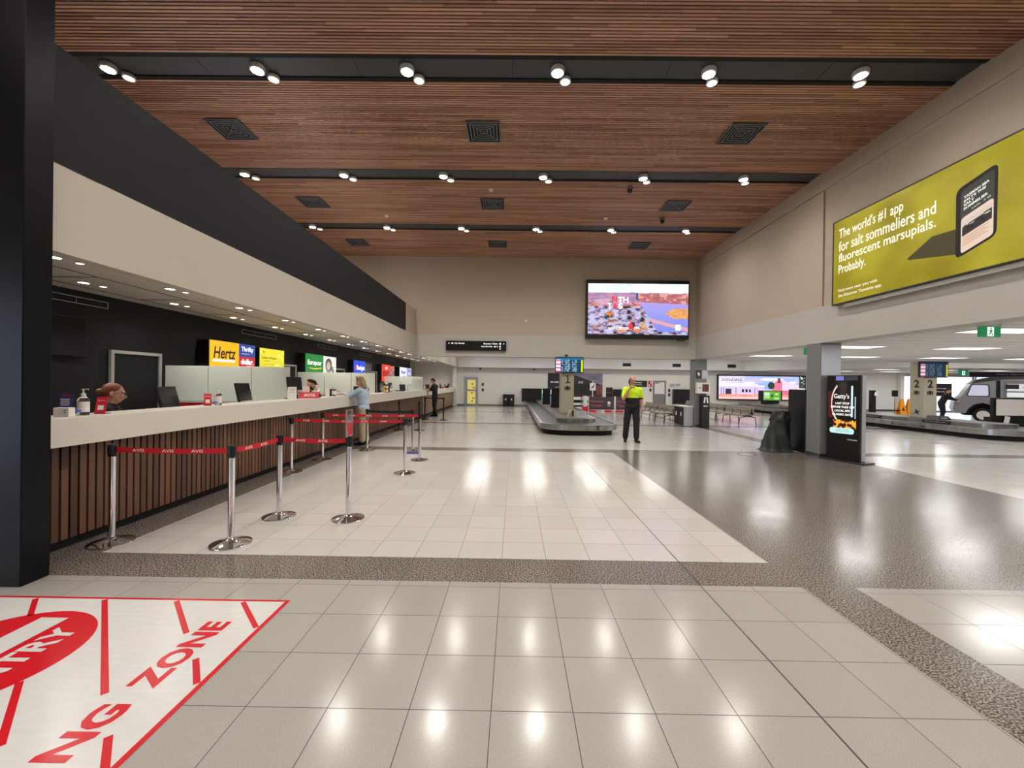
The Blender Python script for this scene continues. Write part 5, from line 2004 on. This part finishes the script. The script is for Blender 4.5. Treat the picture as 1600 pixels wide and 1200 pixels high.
# ---------------------------------------------------------------- beyond the second carousel
t = thing('trolley_row', 'row of dark luggage trolleys against the grey wall past the kiosk', 'luggage trolleys', (19.6, 25.2, 0))
for k in range(5):
    b = MB(); x = k * .32
    b.box(x, x + .28, -.3, .3, .15, .85); b.build('trolley_panel', M['navy'], t)
    b = MB(); b.tube([(x + .14, -.32, .1), (x + .14, -.34, .98), (x + .2, -.30, 1.05)], .02); b.build('handle', M['alu'] if k % 2 else M['red'], t, 40)
    for s in (-.2, .2):
        b = MB(); b.lathe([(.07, -.02), (.07, .02)], (x + .14, s, .07), 12, 0, Matrix.Rotation(R(90), 3, 'X')); b.build('wheel', M['black'], t)
t = thing('ticket_post', 'tall black post with a white screen at the end of the luggage trolleys', 'kiosk', (20.6, 23.6, 0))
b = MB(); b.bbox(0, .26, 0, .2, 0, 1.45, .01); b.build('post_body', M['black'], t)
b = MB(); b.obox((.22, -.03, 1.25), (.14, .02, .22), Matrix.Rotation(R(12), 3, 'Y')); b.build('white_screen', M['white_print'], t)
b = MB(); b.box(.3, 1.9, .05, .09, .28, .32); b.box(.3, 1.9, .05, .09, .06, .09); b.build('rail', M['black'], t) if False else None
b = MB(); b.box(.27, 1.9, .05, .09, .28, .34); b.build('rail', M['black'], t)
t = thing('notice_stand', 'small black square notice on a chrome post before the daylit window', 'sign', (22.3, 24.0, 0))
b = MB(); b.lathe([(.2, 0), (.19, .015), (.03, .03)], n=24); b.build('base', M['chrome'], t)
b = MB(); b.tube([(0, 0, .03), (0, 0, 1.1)], .025); b.build('post', M['chrome'], t, 40)
b = MB(); b.bbox(-.17, .17, -.02, .02, 1.1, 1.46, .005); b.build('notice_board', M['black'], t)
b = MB(); b.text('Notice', (-.08, -.023, 1.28), (1, 0, 0), UPZ, .16, .04); b.build('lettering', mat('dull red print', (130, 60, 60), .6), t)
for k in (0, 1):
    t = thing('floor_sign', 'tall orange folding floor sign, %s' % ['beside the chrome notice post', 'half hidden by the column marked 2'][k], 'floor sign', (22.32 + k * .45, 23.6, 0), 0, 'orange floor signs')
    b = MB()
    b.ext([(-.2, -.16, 0), (.2, -.16, 0), (.08, -.03, .98), (-.08, -.03, .98)], (0, .03, 0)); b.build('front_panel', M['orange'], t)
    b = MB(); b.ext([(-.2, .16, 0), (.2, .16, 0), (.08, .01, .98), (-.08, .01, .98)], (0, .03, 0)); b.build('back_panel', M['orange'], t)
    b = MB(); b.ext([(-.10, -.128, .3), (.10, -.128, .3), (0, -.10, .52)], (0, -.003, 0)); b.build('warning_mark', mat('brown print', (90, 50, 20), .6), t)

# long dark directional sign hanging by the entrance
t = thing('wayfinding_sign', 'long dark hanging sign with white lettering above the silver van', 'sign', (24.3, 21.9, 2.26))
b = MB(); b.bbox(0, 8, 0, .2, 0, .26, .01); b.build('sign_box', M['dark_grey'], t)
b = MB(); b.text('Check-in  Departures  Car Parking  Short Stay  Long Stay', (1.4, -.003, .10), (1, 0, 0), UPZ, 4.2, .08, 0, .01); b.build('lettering', M['white_print'], t)
t = thing('wall_sign', 'black sign with white lines at the entrance beyond the van nose', 'sign', (25.25, 24.6, 1.15))
b = MB(); b.box(0, 1.0, 0, .04, 0, .75); b.build('sign_board', M['black'], t)
b = MB(); b.text('Arrivals', (.1, -.004, .42), (1, 0, 0), UPZ, .7, .08, 0, .02); b.text('Exit only', (.1, -.004, .22), (1, 0, 0), UPZ, .5, .08, 0, .02); b.build('lettering', M['white_print'], t)
b = MB(); b.tube([(.5, .02, 0), (.5, .02, -1.15)], .02); b.build('post', M['alu'], t, 40)

# ---------------------------------------------------------------- the van
t = thing('food_van', 'old corrugated silver van used as a coffee stall beside the entrance', 'van', (21.9, 20.5, 0), R(-43))
silver = noisy(mat('painted silver bodywork', (150, 150, 152), .38, .35), (158, 158, 160), (138, 138, 141), 6)
prof = [(0.10, .42), (.02, .62), (.08, 1.0), (.34, 1.30), (.62, 1.85), (.80, 2.02), (1.2, 2.16), (1.7, 2.20), (4.6, 2.22), (4.6, .34), (1.55, .34), (1.48, .60), (1.30, .84), (1.02, .94), (.74, .86), (.54, .64), (.46, .40)]
b = MB(); b.ext([(x, 0, z) for x, z in prof], (0, 1.9, 0)); b.build('body', silver, t)
b = MB(); b.ext([(.60, -.012, 1.86), (.80, -.012, 2.03), (1.2, -.012, 2.17), (1.7, -.012, 2.21), (4.6, -.012, 2.23), (4.6, -.012, 2.12), (1.7, -.012, 2.08), (1.0, -.012, 1.95)], (0, 1.924, 0)); b.build('roof', M['dark_grey'], t)
b = MB(); b.ext(rq([(.52, -.006, 1.28), (1.18, -.006, 1.28), (1.16, -.006, 1.78), (.66, -.006, 1.80)], .07), (0, -.004, 0)); b.build('cab_window', mat('pale cab glass', (206, 206, 232), .15, 0, .35), t)
b = MB()
for q in rq([(.48, -.01, 1.24), (1.22, -.01, 1.24), (1.20, -.01, 1.82), (.63, -.01, 1.84)], .08),:
    for i in range(len(q)):
        b.tube([q[i], q[(i + 1) % len(q)]], .014, 6)
b.build('window_seal', M['black'], t)
b = MB()
for z in (.52, .60, .68, .76, .84, .92, 1.00, 1.08, 1.16):
    x0 = .12 if z > .9 else 1.5
    b.box(x0 if z > .96 else 1.52, 1.34 if z > .96 else 1.56, -.012, -.001, z, z + .02)
for z in (1.0, 1.1):
    b.box(.2, 1.3, -.014, -.001, z, z + .018)
b.box(1.36, 1.38, -.012, -.001, .86, 1.95)
b.build('corrugations', silver, t)
b = MB(); b.box(1.42, 1.55, -.014, -.002, 1.2, 2.02); b.build('door_gap', M['black_matt'], t)
for x in (1.02,):
    b = MB(); b.lathe([(.001, -.0), (.33, 0), (.34, .03), (.34, .17), (.33, .2), (.001, .2)], (x, .12, .34), 32, 0, Matrix.Rotation(R(90), 3, 'X')); w_ = b.build('tyre', M['black_matt'], t, 40)
    b = MB(); b.lathe([(.001, .2), (.20, .2), (.22, .205), (.21, .215), (.12, .21), (.05, .225), (.001, .23)], (x, .12, .34), 28, 0, Matrix.Rotation(R(90), 3, 'X')); b.build('wheel_disc', M['white_print'], w_, 40)
b = MB(); b.tube([(1.02 + .47 * math.cos(a * math.pi / 14), -.02, .38 + .50 * math.sin(a * math.pi / 14)) for a in range(15)], .03, 8); b.build('wheel_arch', M['black_matt'], t, 40)
b = MB(); b.box(.42, 1.62, .34, 1.6, .30, .96); b.build('wheel_well', M['black_matt'], t)
b = MB(); b.tube([(.22, -.04, .98), (.12, -.05, .98)], .08, 14); b.build('headlamp', M['chrome'], t, 40)
# serving hatch with lit menu boards
b = MB(); b.box(1.66, 4.5, -.03, -.002, 1.22, 2.0); b.build('hatch_recess', M['grey'], t)
b = MB(); b.box(1.75, 4.45, -.05, -.03, 1.52, 1.86); b.build('upper_menu_board', sgn('lit menu board', (220, 222, 224), .9), t)
b = MB(); b.box(1.75, 4.45, -.05, -.03, 1.24, 1.46); b.build('lower_menu_board', sgn('lit menu strip', (232, 232, 230), .9), t)
b = MB(); b.box(1.70, 2.1, -.056, -.051, 1.62, 1.84); b.build('black_menu', M['black'], t)
b = MB(); b.text('COFFEE', (2.2, -.053, 1.66), (1, 0, 0), UPZ, .5, .08, 0, .0); b.text('~ * ~', (3.3, -.053, 1.64), (1, 0, 0), UPZ, .5, .1, 0, .0); b.build('menu_lettering', M['grey'], t)
b = MB(); b.box(1.9, 2.9, -.26, -.002, 1.14, 1.18); b.build('serving_shelf', M['black'], t)
b = MB(); b.box(1.82, 2.62, -.012, -.001, .68, 1.1); b.build('side_panel', M['dark_grey'], t)
b = MB(); b.box(1.9, 2.5, -.014, -.012, .74, .86); b.box(2.05, 2.4, -.014, -.012, .9, .98); b.build('stickers', M['white_print'], t)
t = thing('covered_screen', 'black framed screen covered by a crumpled white sheet in front of the van', 'screen', (20.6, 17.6, .30))
b = MB(); b.bbox(-.05, 1.5, 0, .12, .10, .94, .01); b.build('screen_frame', M['black'], t)
b = MB(); b.box(-.1, 1.55, .0, .3, -.30, .10); b.build('cabinet_base', M['black'], t)
b = MB(); n_ = 20
vs = [(.06 + 1.33 * i / n_, -.012 - .02 * vn(i * .7, j * .5, 3), .18 + .70 * j / n_) for j in range(n_ + 1) for i in range(n_ + 1)]
b.add(vs, [(j * (n_ + 1) + i, j * (n_ + 1) + i + 1, (j + 1) * (n_ + 1) + i + 1, (j + 1) * (n_ + 1) + i) for j in range(n_) for i in range(n_)])
b.build('white_sheet', M['white_print'], t, 60)
b = MB(); b.obox((.48, -.06, .0), (.22, .01, .3), Matrix.Rotation(R(12), 3, 'Y')); b.build('paper_note', M['white_print'], t)
t = thing('wedge_display', 'low dark wedge shaped board on the second carousel before the van wheel', 'sign', (15.42, 14.9, .466))
b = MB(); b.ext([(0, 0, 0), (.5, 0, 0), (.36, 0, .13), (.06, 0, .13)], (0, .45, 0)); b.build('wedge_body', M['dark_grey'], t)
b = MB(); b.text('Belt 2', (.10, -.003, .03), (1, 0, 0), UPZ, .22, .05) if False else b.box(.10, .34, -.004, -.001, .04, .08); b.build('pale_mark', M['alu'], t)

t = thing('floor_box', 'flush round metal floor cover in the dark granite near the covered object', 'floor cover', (5.45, 9.55, .001))
b = MB(); b.lathe([(.17, 0), (.17, .002), (.001, .002)], n=36); b.build('cover_plate', M['steel'], t)
b = MB(); b.lathe([(.185, 0), (.19, .001), (.185, .003), (.178, .003), (.178, 0)], n=36); b.build('rim', M['dark_grey'], t)
t = thing('wall_sensor', 'small white sensor on the beige end wall between the two hanging signs', 'sensor', (.40, YB - .001, 3.98))
b = MB(); b.bbox(-.05, .05, -.04, 0, -.05, .05, .01); b.build('sensor_body', M['white'], t)

# ================================================================ people
def blob(name, prims, m, parent, vox=.008, it=6, keep=None):
    """one continuous surface grown from tapered limbs and rounded masses"""
    b = MB()
    for p in prims:
        if p[0] == 'c':
            _, a, c, r1, r2 = p
            a, c = Vector(a), Vector(c)
            d = (c - a)
            L = d.length
            if L < 1e-4:
                continue
            q = d.to_track_quat('Z', 'Y').to_matrix()
            pr = []
            for k in range(6):
                t = -math.pi / 2 + (math.pi / 2) * k / 5
                pr.append((max(r1 * math.cos(t), 1e-4), r1 * math.sin(t)))
            for k in range(6):
                t = (math.pi / 2) * k / 5
                pr.append((max(r2 * math.cos(t), 1e-4), L + r2 * math.sin(t)))
            b.lathe(pr, a, 14, 0, q)
        else:
            _, c, r, *rot = p
            b.sph(c, r, 18, 0, rot[0] if rot else None)
    o = b.build(name, m, parent)
    md = o.modifiers.new('r', 'REMESH')
    md.mode = 'VOXEL'
    md.voxel_size = vox
    sm = o.modifiers.new('s', 'SMOOTH')
    sm.factor = .5
    sm.iterations = it
    dg = bpy.context.evaluated_depsgraph_get()
    me = bpy.data.meshes.new_from_object(o.evaluated_get(dg))
    me.materials.clear()
    me.materials.append(m)
    me.polygons.foreach_set('use_smooth', [True] * len(me.polygons))
    me.update()
    o.modifiers.clear()
    old = o.data
    o.data = me
    bpy.data.meshes.remove(old)
    if keep:
        import bmesh
        bm = bmesh.new(); bm.from_mesh(me)
        bmesh.ops.delete(bm, geom=[v for v in bm.verts if not keep(v.co)], context='VERTS')
        bm.to_mesh(me); bm.free()
    return o


def V(*a):
    return Vector(a)


def lerp(a, b, t):
    return a * (1 - t) + b * t


def hand(wrist, fdir, palm_n, side, curl=.5, grip=False):
    """five separate fingers; palm_n points out of the palm, side is the thumb side direction"""
    f, n, s = Vector(fdir).normalized(), Vector(palm_n).normalized(), Vector(side).normalized()
    w = Vector(wrist)
    P = [('c', w, w + f * .05, .026, .030), ('e', w + f * .055, (.040, .040, .018), Matrix((s, f, n)).transposed())]
    lens = (.070, .080, .075, .058)
    for k, L in enumerate(lens):
        o = w + f * .088 + s * (.030 - .020 * k)
        a = curl * (.9 + .1 * k)
        d1 = (f * math.cos(a) + n * math.sin(a))
        d2 = (f * math.cos(a * 2.1) + n * math.sin(a * 2.1))
        p1 = o + d1 * L * .55
        P += [('c', o - f * .02, o, .011, .0105), ('c', o, p1, .0105, .0095), ('c', p1, p1 + d2 * L * .5, .0095, .008)]
    tb = w + f * .03 + s * .028
    t1 = tb + (s * .7 + f * .6 + n * .25).normalized() * .040
    t2 = t1 + (f * .9 + n * .5 + s * .1).normalized() * .030
    P += [('c', tb, t1, .014, .0115), ('c', t1, t2, .0115, .009)]
    return P


def person(label, loc, rz, J, look, mats, opt):
    """J holds joints in the figure's own frame (it faces -y, its right side toward -x); look = (yaw, pitch, roll) of the head"""
    t = thing('person', label, 'person', loc, R(rz))
    hc = J['head']
    hm = Matrix.Rotation(R(look[0]), 3, 'Z') @ Matrix.Rotation(R(look[1]), 3, 'X') @ Matrix.Rotation(R(look[2]), 3, 'Y')
    H = lambda x, y, z: hc + hm @ Vector((x, y, z))
    sk = mats['skin']
    pel, ch = J['pelvis'], J['chest']
    nk = J['neck']
    fat = opt.get('fat', 1.0)
    mid = lerp(pel, ch, .45) + V(0, -.02 * (fat - 1) * 6, 0)
    torso = [('e', pel, (.165 * fat, .12 * fat, .12)), ('e', mid, (.150 * fat, .115 * fat, .17)), ('e', ch, (.175 * fat, .12 * fat, .17)),
             ('e', lerp(ch, nk, .55), (.15, .09, .09)), ('c', pel, ch, .11 * fat, .12 * fat)]
    head = [('e', H(0, .012, .035), (.076, .096, .088), hm), ('e', H(0, -.012, -.035), (.062, .076, .078), hm), ('e', H(0, -.042, -.085), (.036, .034, .026), hm),
            ('c', H(0, -.085, .012), H(0, -.108, -.028), .010, .015), ('e', H(0, -.078, .030), (.055, .02, .016), hm), ('e', H(-.036, -.072, -.018), (.024, .018, .022), hm), ('e', H(.036, -.072, -.018), (.024, .018, .022), hm),
            ('e', H(0, -.086, -.058), (.026, .014, .012), hm), ('e', H(-.078, .014, -.006), (.012, .024, .034), hm), ('e', H(.078, .014, -.006), (.012, .024, .034), hm),
            ('c', nk - V(0, 0, .04), H(0, .018, -.05), .060, .055)]
    arms, legs = [], []
    for s in 'RL':
        if 'sh' + s in J:
            sh, el, wr = J['sh' + s], J['el' + s], J['wr' + s]
            arms += [('c', lerp(ch, sh, .6) + V(0, 0, .04), sh, .07, .062), ('c', sh, el, .055 * opt.get('arm', 1), .042 * opt.get('arm', 1)), ('c', el, lerp(el, wr, .35), .042 * opt.get('arm', 1), .041 * opt.get('arm', 1)), ('c', lerp(el, wr, .35), wr, .041 * opt.get('arm', 1), .027)]
            arms += hand(wr, *J['hand' + s])
        if 'hip' + s in J:
            hp, kn, an = J['hip' + s], J['kn' + s], J['an' + s]
            legs += [('c', lerp(pel, hp, .8), hp, .10, .09), ('c', hp, kn, .085, .058), ('c', kn, lerp(kn, an, .35), .056, .056), ('c', lerp(kn, an, .35), an, .056, .038)]
    blob('body', torso + head + arms + legs, sk, t, .0075, 5)
    # eyes, brows and mouth
    for s in (-1, 1):
        b = MB(); b.sph(H(s * .031, -.079, .006), (.012, .008, .008), 12, 0, hm); b.sph(H(s * .031, -.0855, .006), (.005, .003, .005), 10, 1, hm); b.build('eye', [M['eye'], M['iris']], t, 60)
        b = MB(); b.tube([H(s * .014, -.098, .026), H(s * .031, -.097, .032), H(s * .048, -.084, .026)], .0035, 6); b.build('eyebrow', mats.get('brow', M['hair_dark']), t, 60)
    b = MB(); b.sph(H(0, -.098, -.056), (.022, .005, .006), 12, 0, hm); b.build('mouth', M['lips'], t, 60)
    # shirt
    g = .016
    grow = lambda P, q: [('c', p[1], p[2], p[3] + q, p[4] + q) if p[0] == 'c' else ('e', p[1], tuple(v + q for v in p[2]), *p[3:]) for p in P]
    sh_p = grow(torso, g)
    hem = opt.get('hem', -.10)
    sh_p += [('c', pel + V(0, 0, .05), pel + V(0, 0, hem + .06), .13 * fat, .125 * fat)] if opt.get('loose') else []
    sh_p += [('c', nk - V(0, 0, .055), nk - V(0, 0, .01), .075, .066)]
    for s in 'RL':
        if 'sh' + s in J:
            sh, el, wr = J['sh' + s], J['el' + s], J['wr' + s]
            a = opt.get('arm', 1)
            sh_p += [('c', lerp(ch, sh, .6) + V(0, 0, .035), sh, .072, .066), ('c', sh, lerp(sh, el, .8 if opt['sleeve'] == 'short' else 1), .072 * a, .062 * a)]
            if opt['sleeve'] == 'long':
                sh_p += [('c', el, lerp(el, wr, .9), .060 * a, .040)]
    nz_ = nk.z + .03

    def cut(co):
        if co.z < pel.z + hem:
            return False
        return True
    if 'split' in opt:
        zs = opt['split']
        blob('shirt_upper', sh_p, mats['shirt'], t, .009, 5, lambda co: co.z > zs)
        lower = [p for p in sh_p]
        blob('shirt_lower', lower, mats['shirt2'], t, .009, 5, lambda co: pel.z + hem < co.z <= zs + .006 and abs(co.x) < .26 * fat)
        b = MB()
        for s in (-1, 1):
            b.ext([nk + V(s * .005, -.085, -.035), nk + V(s * .075, -.02, .03), nk + V(s * .085, -.03, -.02), nk + V(s * .05, -.10, -.07)], (0, -.012, 0))
        b.build('collar', mats['shirt2'], t)
    else:
        blob('shirt', sh_p, mats['shirt'], t, .009, 5, cut)
    # trousers and shoes
    if 'hipR' in J:
        tr = [('e', pel, (.165 * fat + .012, .12 * fat + .012, .12)), ('c', pel + V(0, 0, .04), pel - V(0, 0, .05), .13, .12)]
        for s in 'RL':
            hp, kn, an = J['hip' + s], J['kn' + s], J['an' + s]
            tr += [('c', lerp(pel, hp, .8), hp, .115, .105), ('c', hp, kn, .108, .088), ('c', kn, an + V(0, 0, .05), .086, .078)]
            if opt.get('pockets'):
                tr += [('e', lerp(hp, kn, .75) + V(.07 if s == 'L' else -.07, 0, 0), (.03, .06, .09))]
        blob('trousers', tr, mats['trousers'], t, .010, 4, lambda co: co.z < pel.z + .10)
        for s in 'RL':
            an = J['an' + s]
            fd = J.get('foot' + s, V(0, -1, 0))
            toe = V(an.x, an.y, 0) + fd * .17
            P = [('c', V(an.x, an.y, .045) - fd * .05, V(an.x, an.y, .045) + fd * .06, .042, .042), ('c', V(an.x, an.y, .045), toe + V(0, 0, .04), .046, .036), ('c', an + V(0, 0, .07), V(an.x, an.y, .05), .060, .050)]
            blob('shoe', P, mats['shoe'], t, .008, 3, lambda co: co.z > .004)
    return t, H, hm


# worker in yellow with a phone
Jw = dict(pelvis=V(0, 0, 1.0), chest=V(0, .0, 1.36), neck=V(0, .0, 1.56), head=V(0, -.03, 1.715),
          shR=V(-.195, 0, 1.455), elR=V(-.255, -.12, 1.215), wrR=V(-.115, -.20, 1.47), handR=(V(.35, .30, .85), V(.8, .55, .1), V(.2, -.5, .2), .55),
          shL=V(.195, 0, 1.455), elL=V(.255, .03, 1.20), wrL=V(.25, -.05, .97), handL=(V(0, -.1, -1), V(-1, 0, 0), V(0, -1, 0), .5),
          hipR=V(-.10, 0, .93), knR=V(-.145, -.01, .52), anR=V(-.165, .05, .10), footR=V(-.22, -.97, 0).normalized(),
          hipL=V(.10, 0, .93), knL=V(.115, -.05, .52), anL=V(.115, -.06, .10), footL=V(.25, -.97, 0).normalized())
t, H, hm = person('bald worker in a yellow and navy polo shirt walking with a phone', (3.28, 11.35, 0), -6, Jw, (6, 6, 6),
                  dict(skin=M['skin_p'], shirt=M['hivis'], shirt2=M['navy'], trousers=M['navy'], shoe=M['black_matt'], brow=M['hair_ginger']), dict(fat=1.14, arm=1.15, sleeve='short', hem=-.04, split=1.235, pockets=True, loose=True))
t2 = thing('mobile_phone', 'dark mobile phone held at the ear of the worker in yellow', 'phone', (3.28, 11.35, 0), R(-6))
b = MB(); b.obox(H(-.098, -.02, -.03), (.010, .07, .14), hm @ Matrix.Rotation(R(14), 3, 'X')); b.build('phone_case', M['black'], t2)

# woman at the counter, pale blue jacket, beige trousers, seen from her left side (she faces the counter, -x)
Jf = dict(pelvis=V(0, 0.02, .93), chest=V(0, -.02, 1.24), neck=V(0, -.05, 1.43), head=V(0, -.085, 1.575),
          shR=V(-.17, -.03, 1.37), elR=V(-.22, -.24, 1.22), wrR=V(-.12, -.44, 1.28), handR=(V(.2, -1, 0), V(0, 0, -1), V(1, 0, 0), .35),
          shL=V(.17, -.03, 1.37), elL=V(.21, -.24, 1.22), wrL=V(.14, -.44, 1.28), handL=(V(-.2, -1, 0), V(0, 0, -1), V(-1, 0, 0), .35),
          hipR=V(-.09, .02, .87), knR=V(-.10, -.0, .48), anR=V(-.10, .05, .09), hipL=V(.09, .02, .87), knL=V(.10, .01, .48), anL=V(.10, .03, .09))
t, H, hm = person('woman in a pale blue jacket and beige trousers leaning on the rental counter', (-3.80, 10.2, 0), -92, Jf, (0, 12, 0),
                  dict(skin=M['skin_w'], shirt=M['denim'], trousers=M['khaki'], shoe=M['black_matt'], brow=M['hair_blond']), dict(fat=1.03, sleeve='long', hem=-.10, loose=True))
P = [('e', H(0, .03, .055), (.086, .10, .085), hm), ('e', H(0, .07, -.02), (.085, .07, .12), hm), ('c', H(-.05, .08, -.06), H(-.05, .10, -.15), .045, .03), ('c', H(.05, .08, -.06), H(.05, .10, -.15), .045, .03), ('c', H(0, .09, -.05), H(0, .12, -.16), .05, .035)]
blob('hair', P, M['hair_blond'], t, .008, 3)
b = MB(); b.tube([H(.088 * math.cos(a * math.pi / 10), -.05 + .02 * math.sin(a), .06 + .085 * math.sin(a * math.pi / 10)) for a in range(11)], .009, 8); b.build('head_band', M['black'], t, 60)

# man in black further along
Jm = dict(pelvis=V(0, .02, .97), chest=V(0, -.0, 1.30), neck=V(0, -.03, 1.50), head=V(0, -.09, 1.64),
          shR=V(-.19, -.01, 1.43), elR=V(-.23, -.14, 1.18), wrR=V(-.14, -.38, 1.26), handR=(V(.3, -1, 0), V(0, 0, -1), V(1, 0, 0), .4),
          shL=V(.19, -.01, 1.43), elL=V(.23, -.14, 1.18), wrL=V(.14, -.38, 1.26), handL=(V(-.3, -1, 0), V(0, 0, -1), V(-1, 0, 0), .4),
          hipR=V(-.09, .02, .90), knR=V(-.11, -.03, .50), anR=V(-.10, -.03, .09), hipL=V(.09, .02, .90), knL=V(.13, .04, .50), anL=V(.15, .14, .09))
t, H, hm = person('dark haired man in black T-shirt and black trousers at the far rental counter', (-3.72, 18.95, 0), -100, Jm, (0, 26, 0),
                  dict(skin=M['skin_w'], shirt=M['black_cloth'], trousers=M['black_cloth'], shoe=M['black_matt']), dict(fat=.98, sleeve='short', hem=-.08, loose=True))
P = [('e', H(0, .022, .06), (.084, .098, .078), hm), ('e', H(0, .07, .0), (.078, .055, .08), hm)]
blob('hair', P, M['hair_dark'], t, .008, 3)
t = thing('pink_papers', 'pink papers held in the hands of the man in black at the counter', 'papers', (-4.12, 18.9, ZT + .003), R(10))
b = MB(); b.box(-.12, .12, -.15, .15, 0, .012); b.build('sheets', mat('pale pink paper', (226, 130, 130), .6), t)

# seated clerk behind the first counter: head and shoulders above the counter, facing toward the screen
Js = dict(pelvis=V(0, .02, .86), chest=V(0, -.02, 1.10), neck=V(0, -.04, 1.27), head=V(0, -.075, 1.405),
          shR=V(-.17, -.02, 1.20), elR=V(-.20, -.14, .98), wrR=V(-.10, -.36, 1.08), handR=(V(.1, -1, -.1), V(0, 0, -1), V(1, 0, 0), .5),
          shL=V(.17, -.02, 1.20), elL=V(.20, -.14, .98), wrL=V(.10, -.36, 1.08), handL=(V(-.1, -1, -.1), V(0, 0, -1), V(-1, 0, 0), .5),
          hipR=V(-.10, -.04, .80), knR=V(-.12, -.40, .74), anR=V(-.12, -.38, .34), hipL=V(.10, -.04, .80), knL=V(.12, -.40, .74), anL=V(.12, -.38, .34))
t, H, hm = person('auburn haired clerk with glasses and black top seated behind the rental counter', (-4.95, 4.90, 0), 128, Js, (0, 8, 0),
                  dict(skin=M['skin_w'], shirt=M['black_cloth'], trousers=M['black_cloth'], shoe=M['black_matt'], brow=M['hair_ginger']), dict(fat=1.05, sleeve='long', hem=-.10, loose=True))
P = [('e', H(0, .025, .05), (.082, .098, .082), hm), ('e', H(0, .05, .02), (.080, .07, .08), hm), ('e', H(0, .135, .01), (.040, .035, .04), hm)]
blob('hair', P, M['hair_ginger'], t, .007, 3)
b = MB()
for s in (-1, 1):
    b.tube([H(s * .033 + .022 * math.cos(a * math.pi / 6), -.104, .006 + .016 * math.sin(a * math.pi / 6)) for a in range(13)], .0028, 6)
    b.tube([H(s * .055, -.102, .012), H(s * .082, -.04, .012), H(s * .084, .02, .008)], .0028, 6)
b.tube([H(-.011, -.106, .01), H(.011, -.106, .01)], .0028, 6)
b.build('glasses', M['black'], t, 60)
ch_ = thing('office_chair', 'black high backed office chair of the clerk by the black fin', 'chair', (-4.95, 4.90, 0), R(128))
b = MB(); b.bbox(-.24, .24, -.22, .22, .62, .69, .03); b.build('seat', M['black_cloth'], ch_)
b = MB(); b.bbox(-.22, .22, .21, .27, .75, 1.15, .03); b.build('backrest', M['black_cloth'], ch_)
b = MB(); b.tube([(0, 0, .62), (0, 0, .08)], .03); b.build('gas_lift', M['black'], ch_, 40)
for k in range(5):
    a = k * 2 * math.pi / 5
    b = MB(); b.tube([(0, 0, .08), (.28 * math.cos(a), .28 * math.sin(a), .05)], .022); b.build('leg', M['black'], ch_, 40)
b = MB(); b.lathe([(.2, .30), (.215, .31), (.2, .32)], n=28); b.build('foot_ring', M['chrome'], ch_, 40)

# clerk in a cap with a hand at the mouth
Jc = dict(pelvis=V(0, .02, .92), chest=V(0, -.03, 1.18), neck=V(0, -.07, 1.36), head=V(0, -.12, 1.50),
          shR=V(-.18, -.04, 1.29), elR=V(-.23, -.26, 1.12), wrR=V(-.10, -.30, 1.30), handR=(V(.3, .2, .9), V(.3, .9, 0), V(1, -.2, 0), .9),
          shL=V(.18, -.04, 1.29), elL=V(.22, -.20, 1.08), wrL=V(.12, -.42, 1.12), handL=(V(-.2, -1, 0), V(0, 0, -1), V(-1, 0, 0), .5),
          hipR=V(-.09, -.02, .88), knR=V(-.11, -.12, .48), anR=V(-.11, .0, .09), hipL=V(.09, -.02, .88), knL=V(.11, -.12, .48), anL=V(.11, .0, .09))
t, H, hm = person('bearded clerk in a dark flat cap behind the red wedge sign', (-4.82, 9.35, 0), 108, Jc, (0, 20, 0),
                  dict(skin=M['skin_w'], shirt=M['black_cloth'], trousers=M['black_cloth'], shoe=M['black_matt']), dict(fat=1.03, sleeve='long', hem=-.10, loose=True))
P = [('e', H(0, .01, .075), (.088, .108, .052), hm), ('e', H(0, -.09, .055), (.066, .055, .014), hm)]
blob('cap', P, M['black_cloth'], t, .007, 3)
blob('beard', [('e', H(0, -.05, -.085), (.05, .045, .035), hm), ('e', H(-.045, -.02, -.06), (.025, .04, .04), hm), ('e', H(.045, -.02, -.06), (.025, .04, .04), hm)], M['hair_dark'], t, .007, 2)

# person leaning at the nose of the van
Jv = dict(pelvis=V(0, .10, .88), chest=V(0, -.02, 1.18), neck=V(0, -.10, 1.36), head=V(0, -.15, 1.50),
          shR=V(-.18, -.05, 1.29), elR=V(-.21, -.24, 1.10), wrR=V(-.12, -.44, 1.05), handR=(V(.2, -1, 0), V(0, 0, -1), V(1, 0, 0), .4),
          shL=V(.18, -.05, 1.29), elL=V(.21, -.24, 1.10), wrL=V(.12, -.44, 1.05), handL=(V(-.2, -1, 0), V(0, 0, -1), V(-1, 0, 0), .4),
          hipR=V(-.09, .10, .82), knR=V(-.11, .06, .46), anR=V(-.11, .14, .09), hipL=V(.09, .10, .82), knL=V(.11, .02, .46), anL=V(.11, .04, .09))
t, H, hm = person('person in dark clothes leaning over by the nose of the silver van', (21.25, 20.25, 0), 60, Jv, (0, 14, 0),
                  dict(skin=M['skin_w'], shirt=M['navy'], trousers=M['navy'], shoe=M['black_matt']), dict(fat=1.0, sleeve='long', hem=-.10, loose=True))
blob('hair', [('e', H(0, .025, .05), (.084, .10, .085), hm), ('e', H(0, .07, .11), (.04, .04, .04), hm)], M['hair_dark'], t, .008, 3)
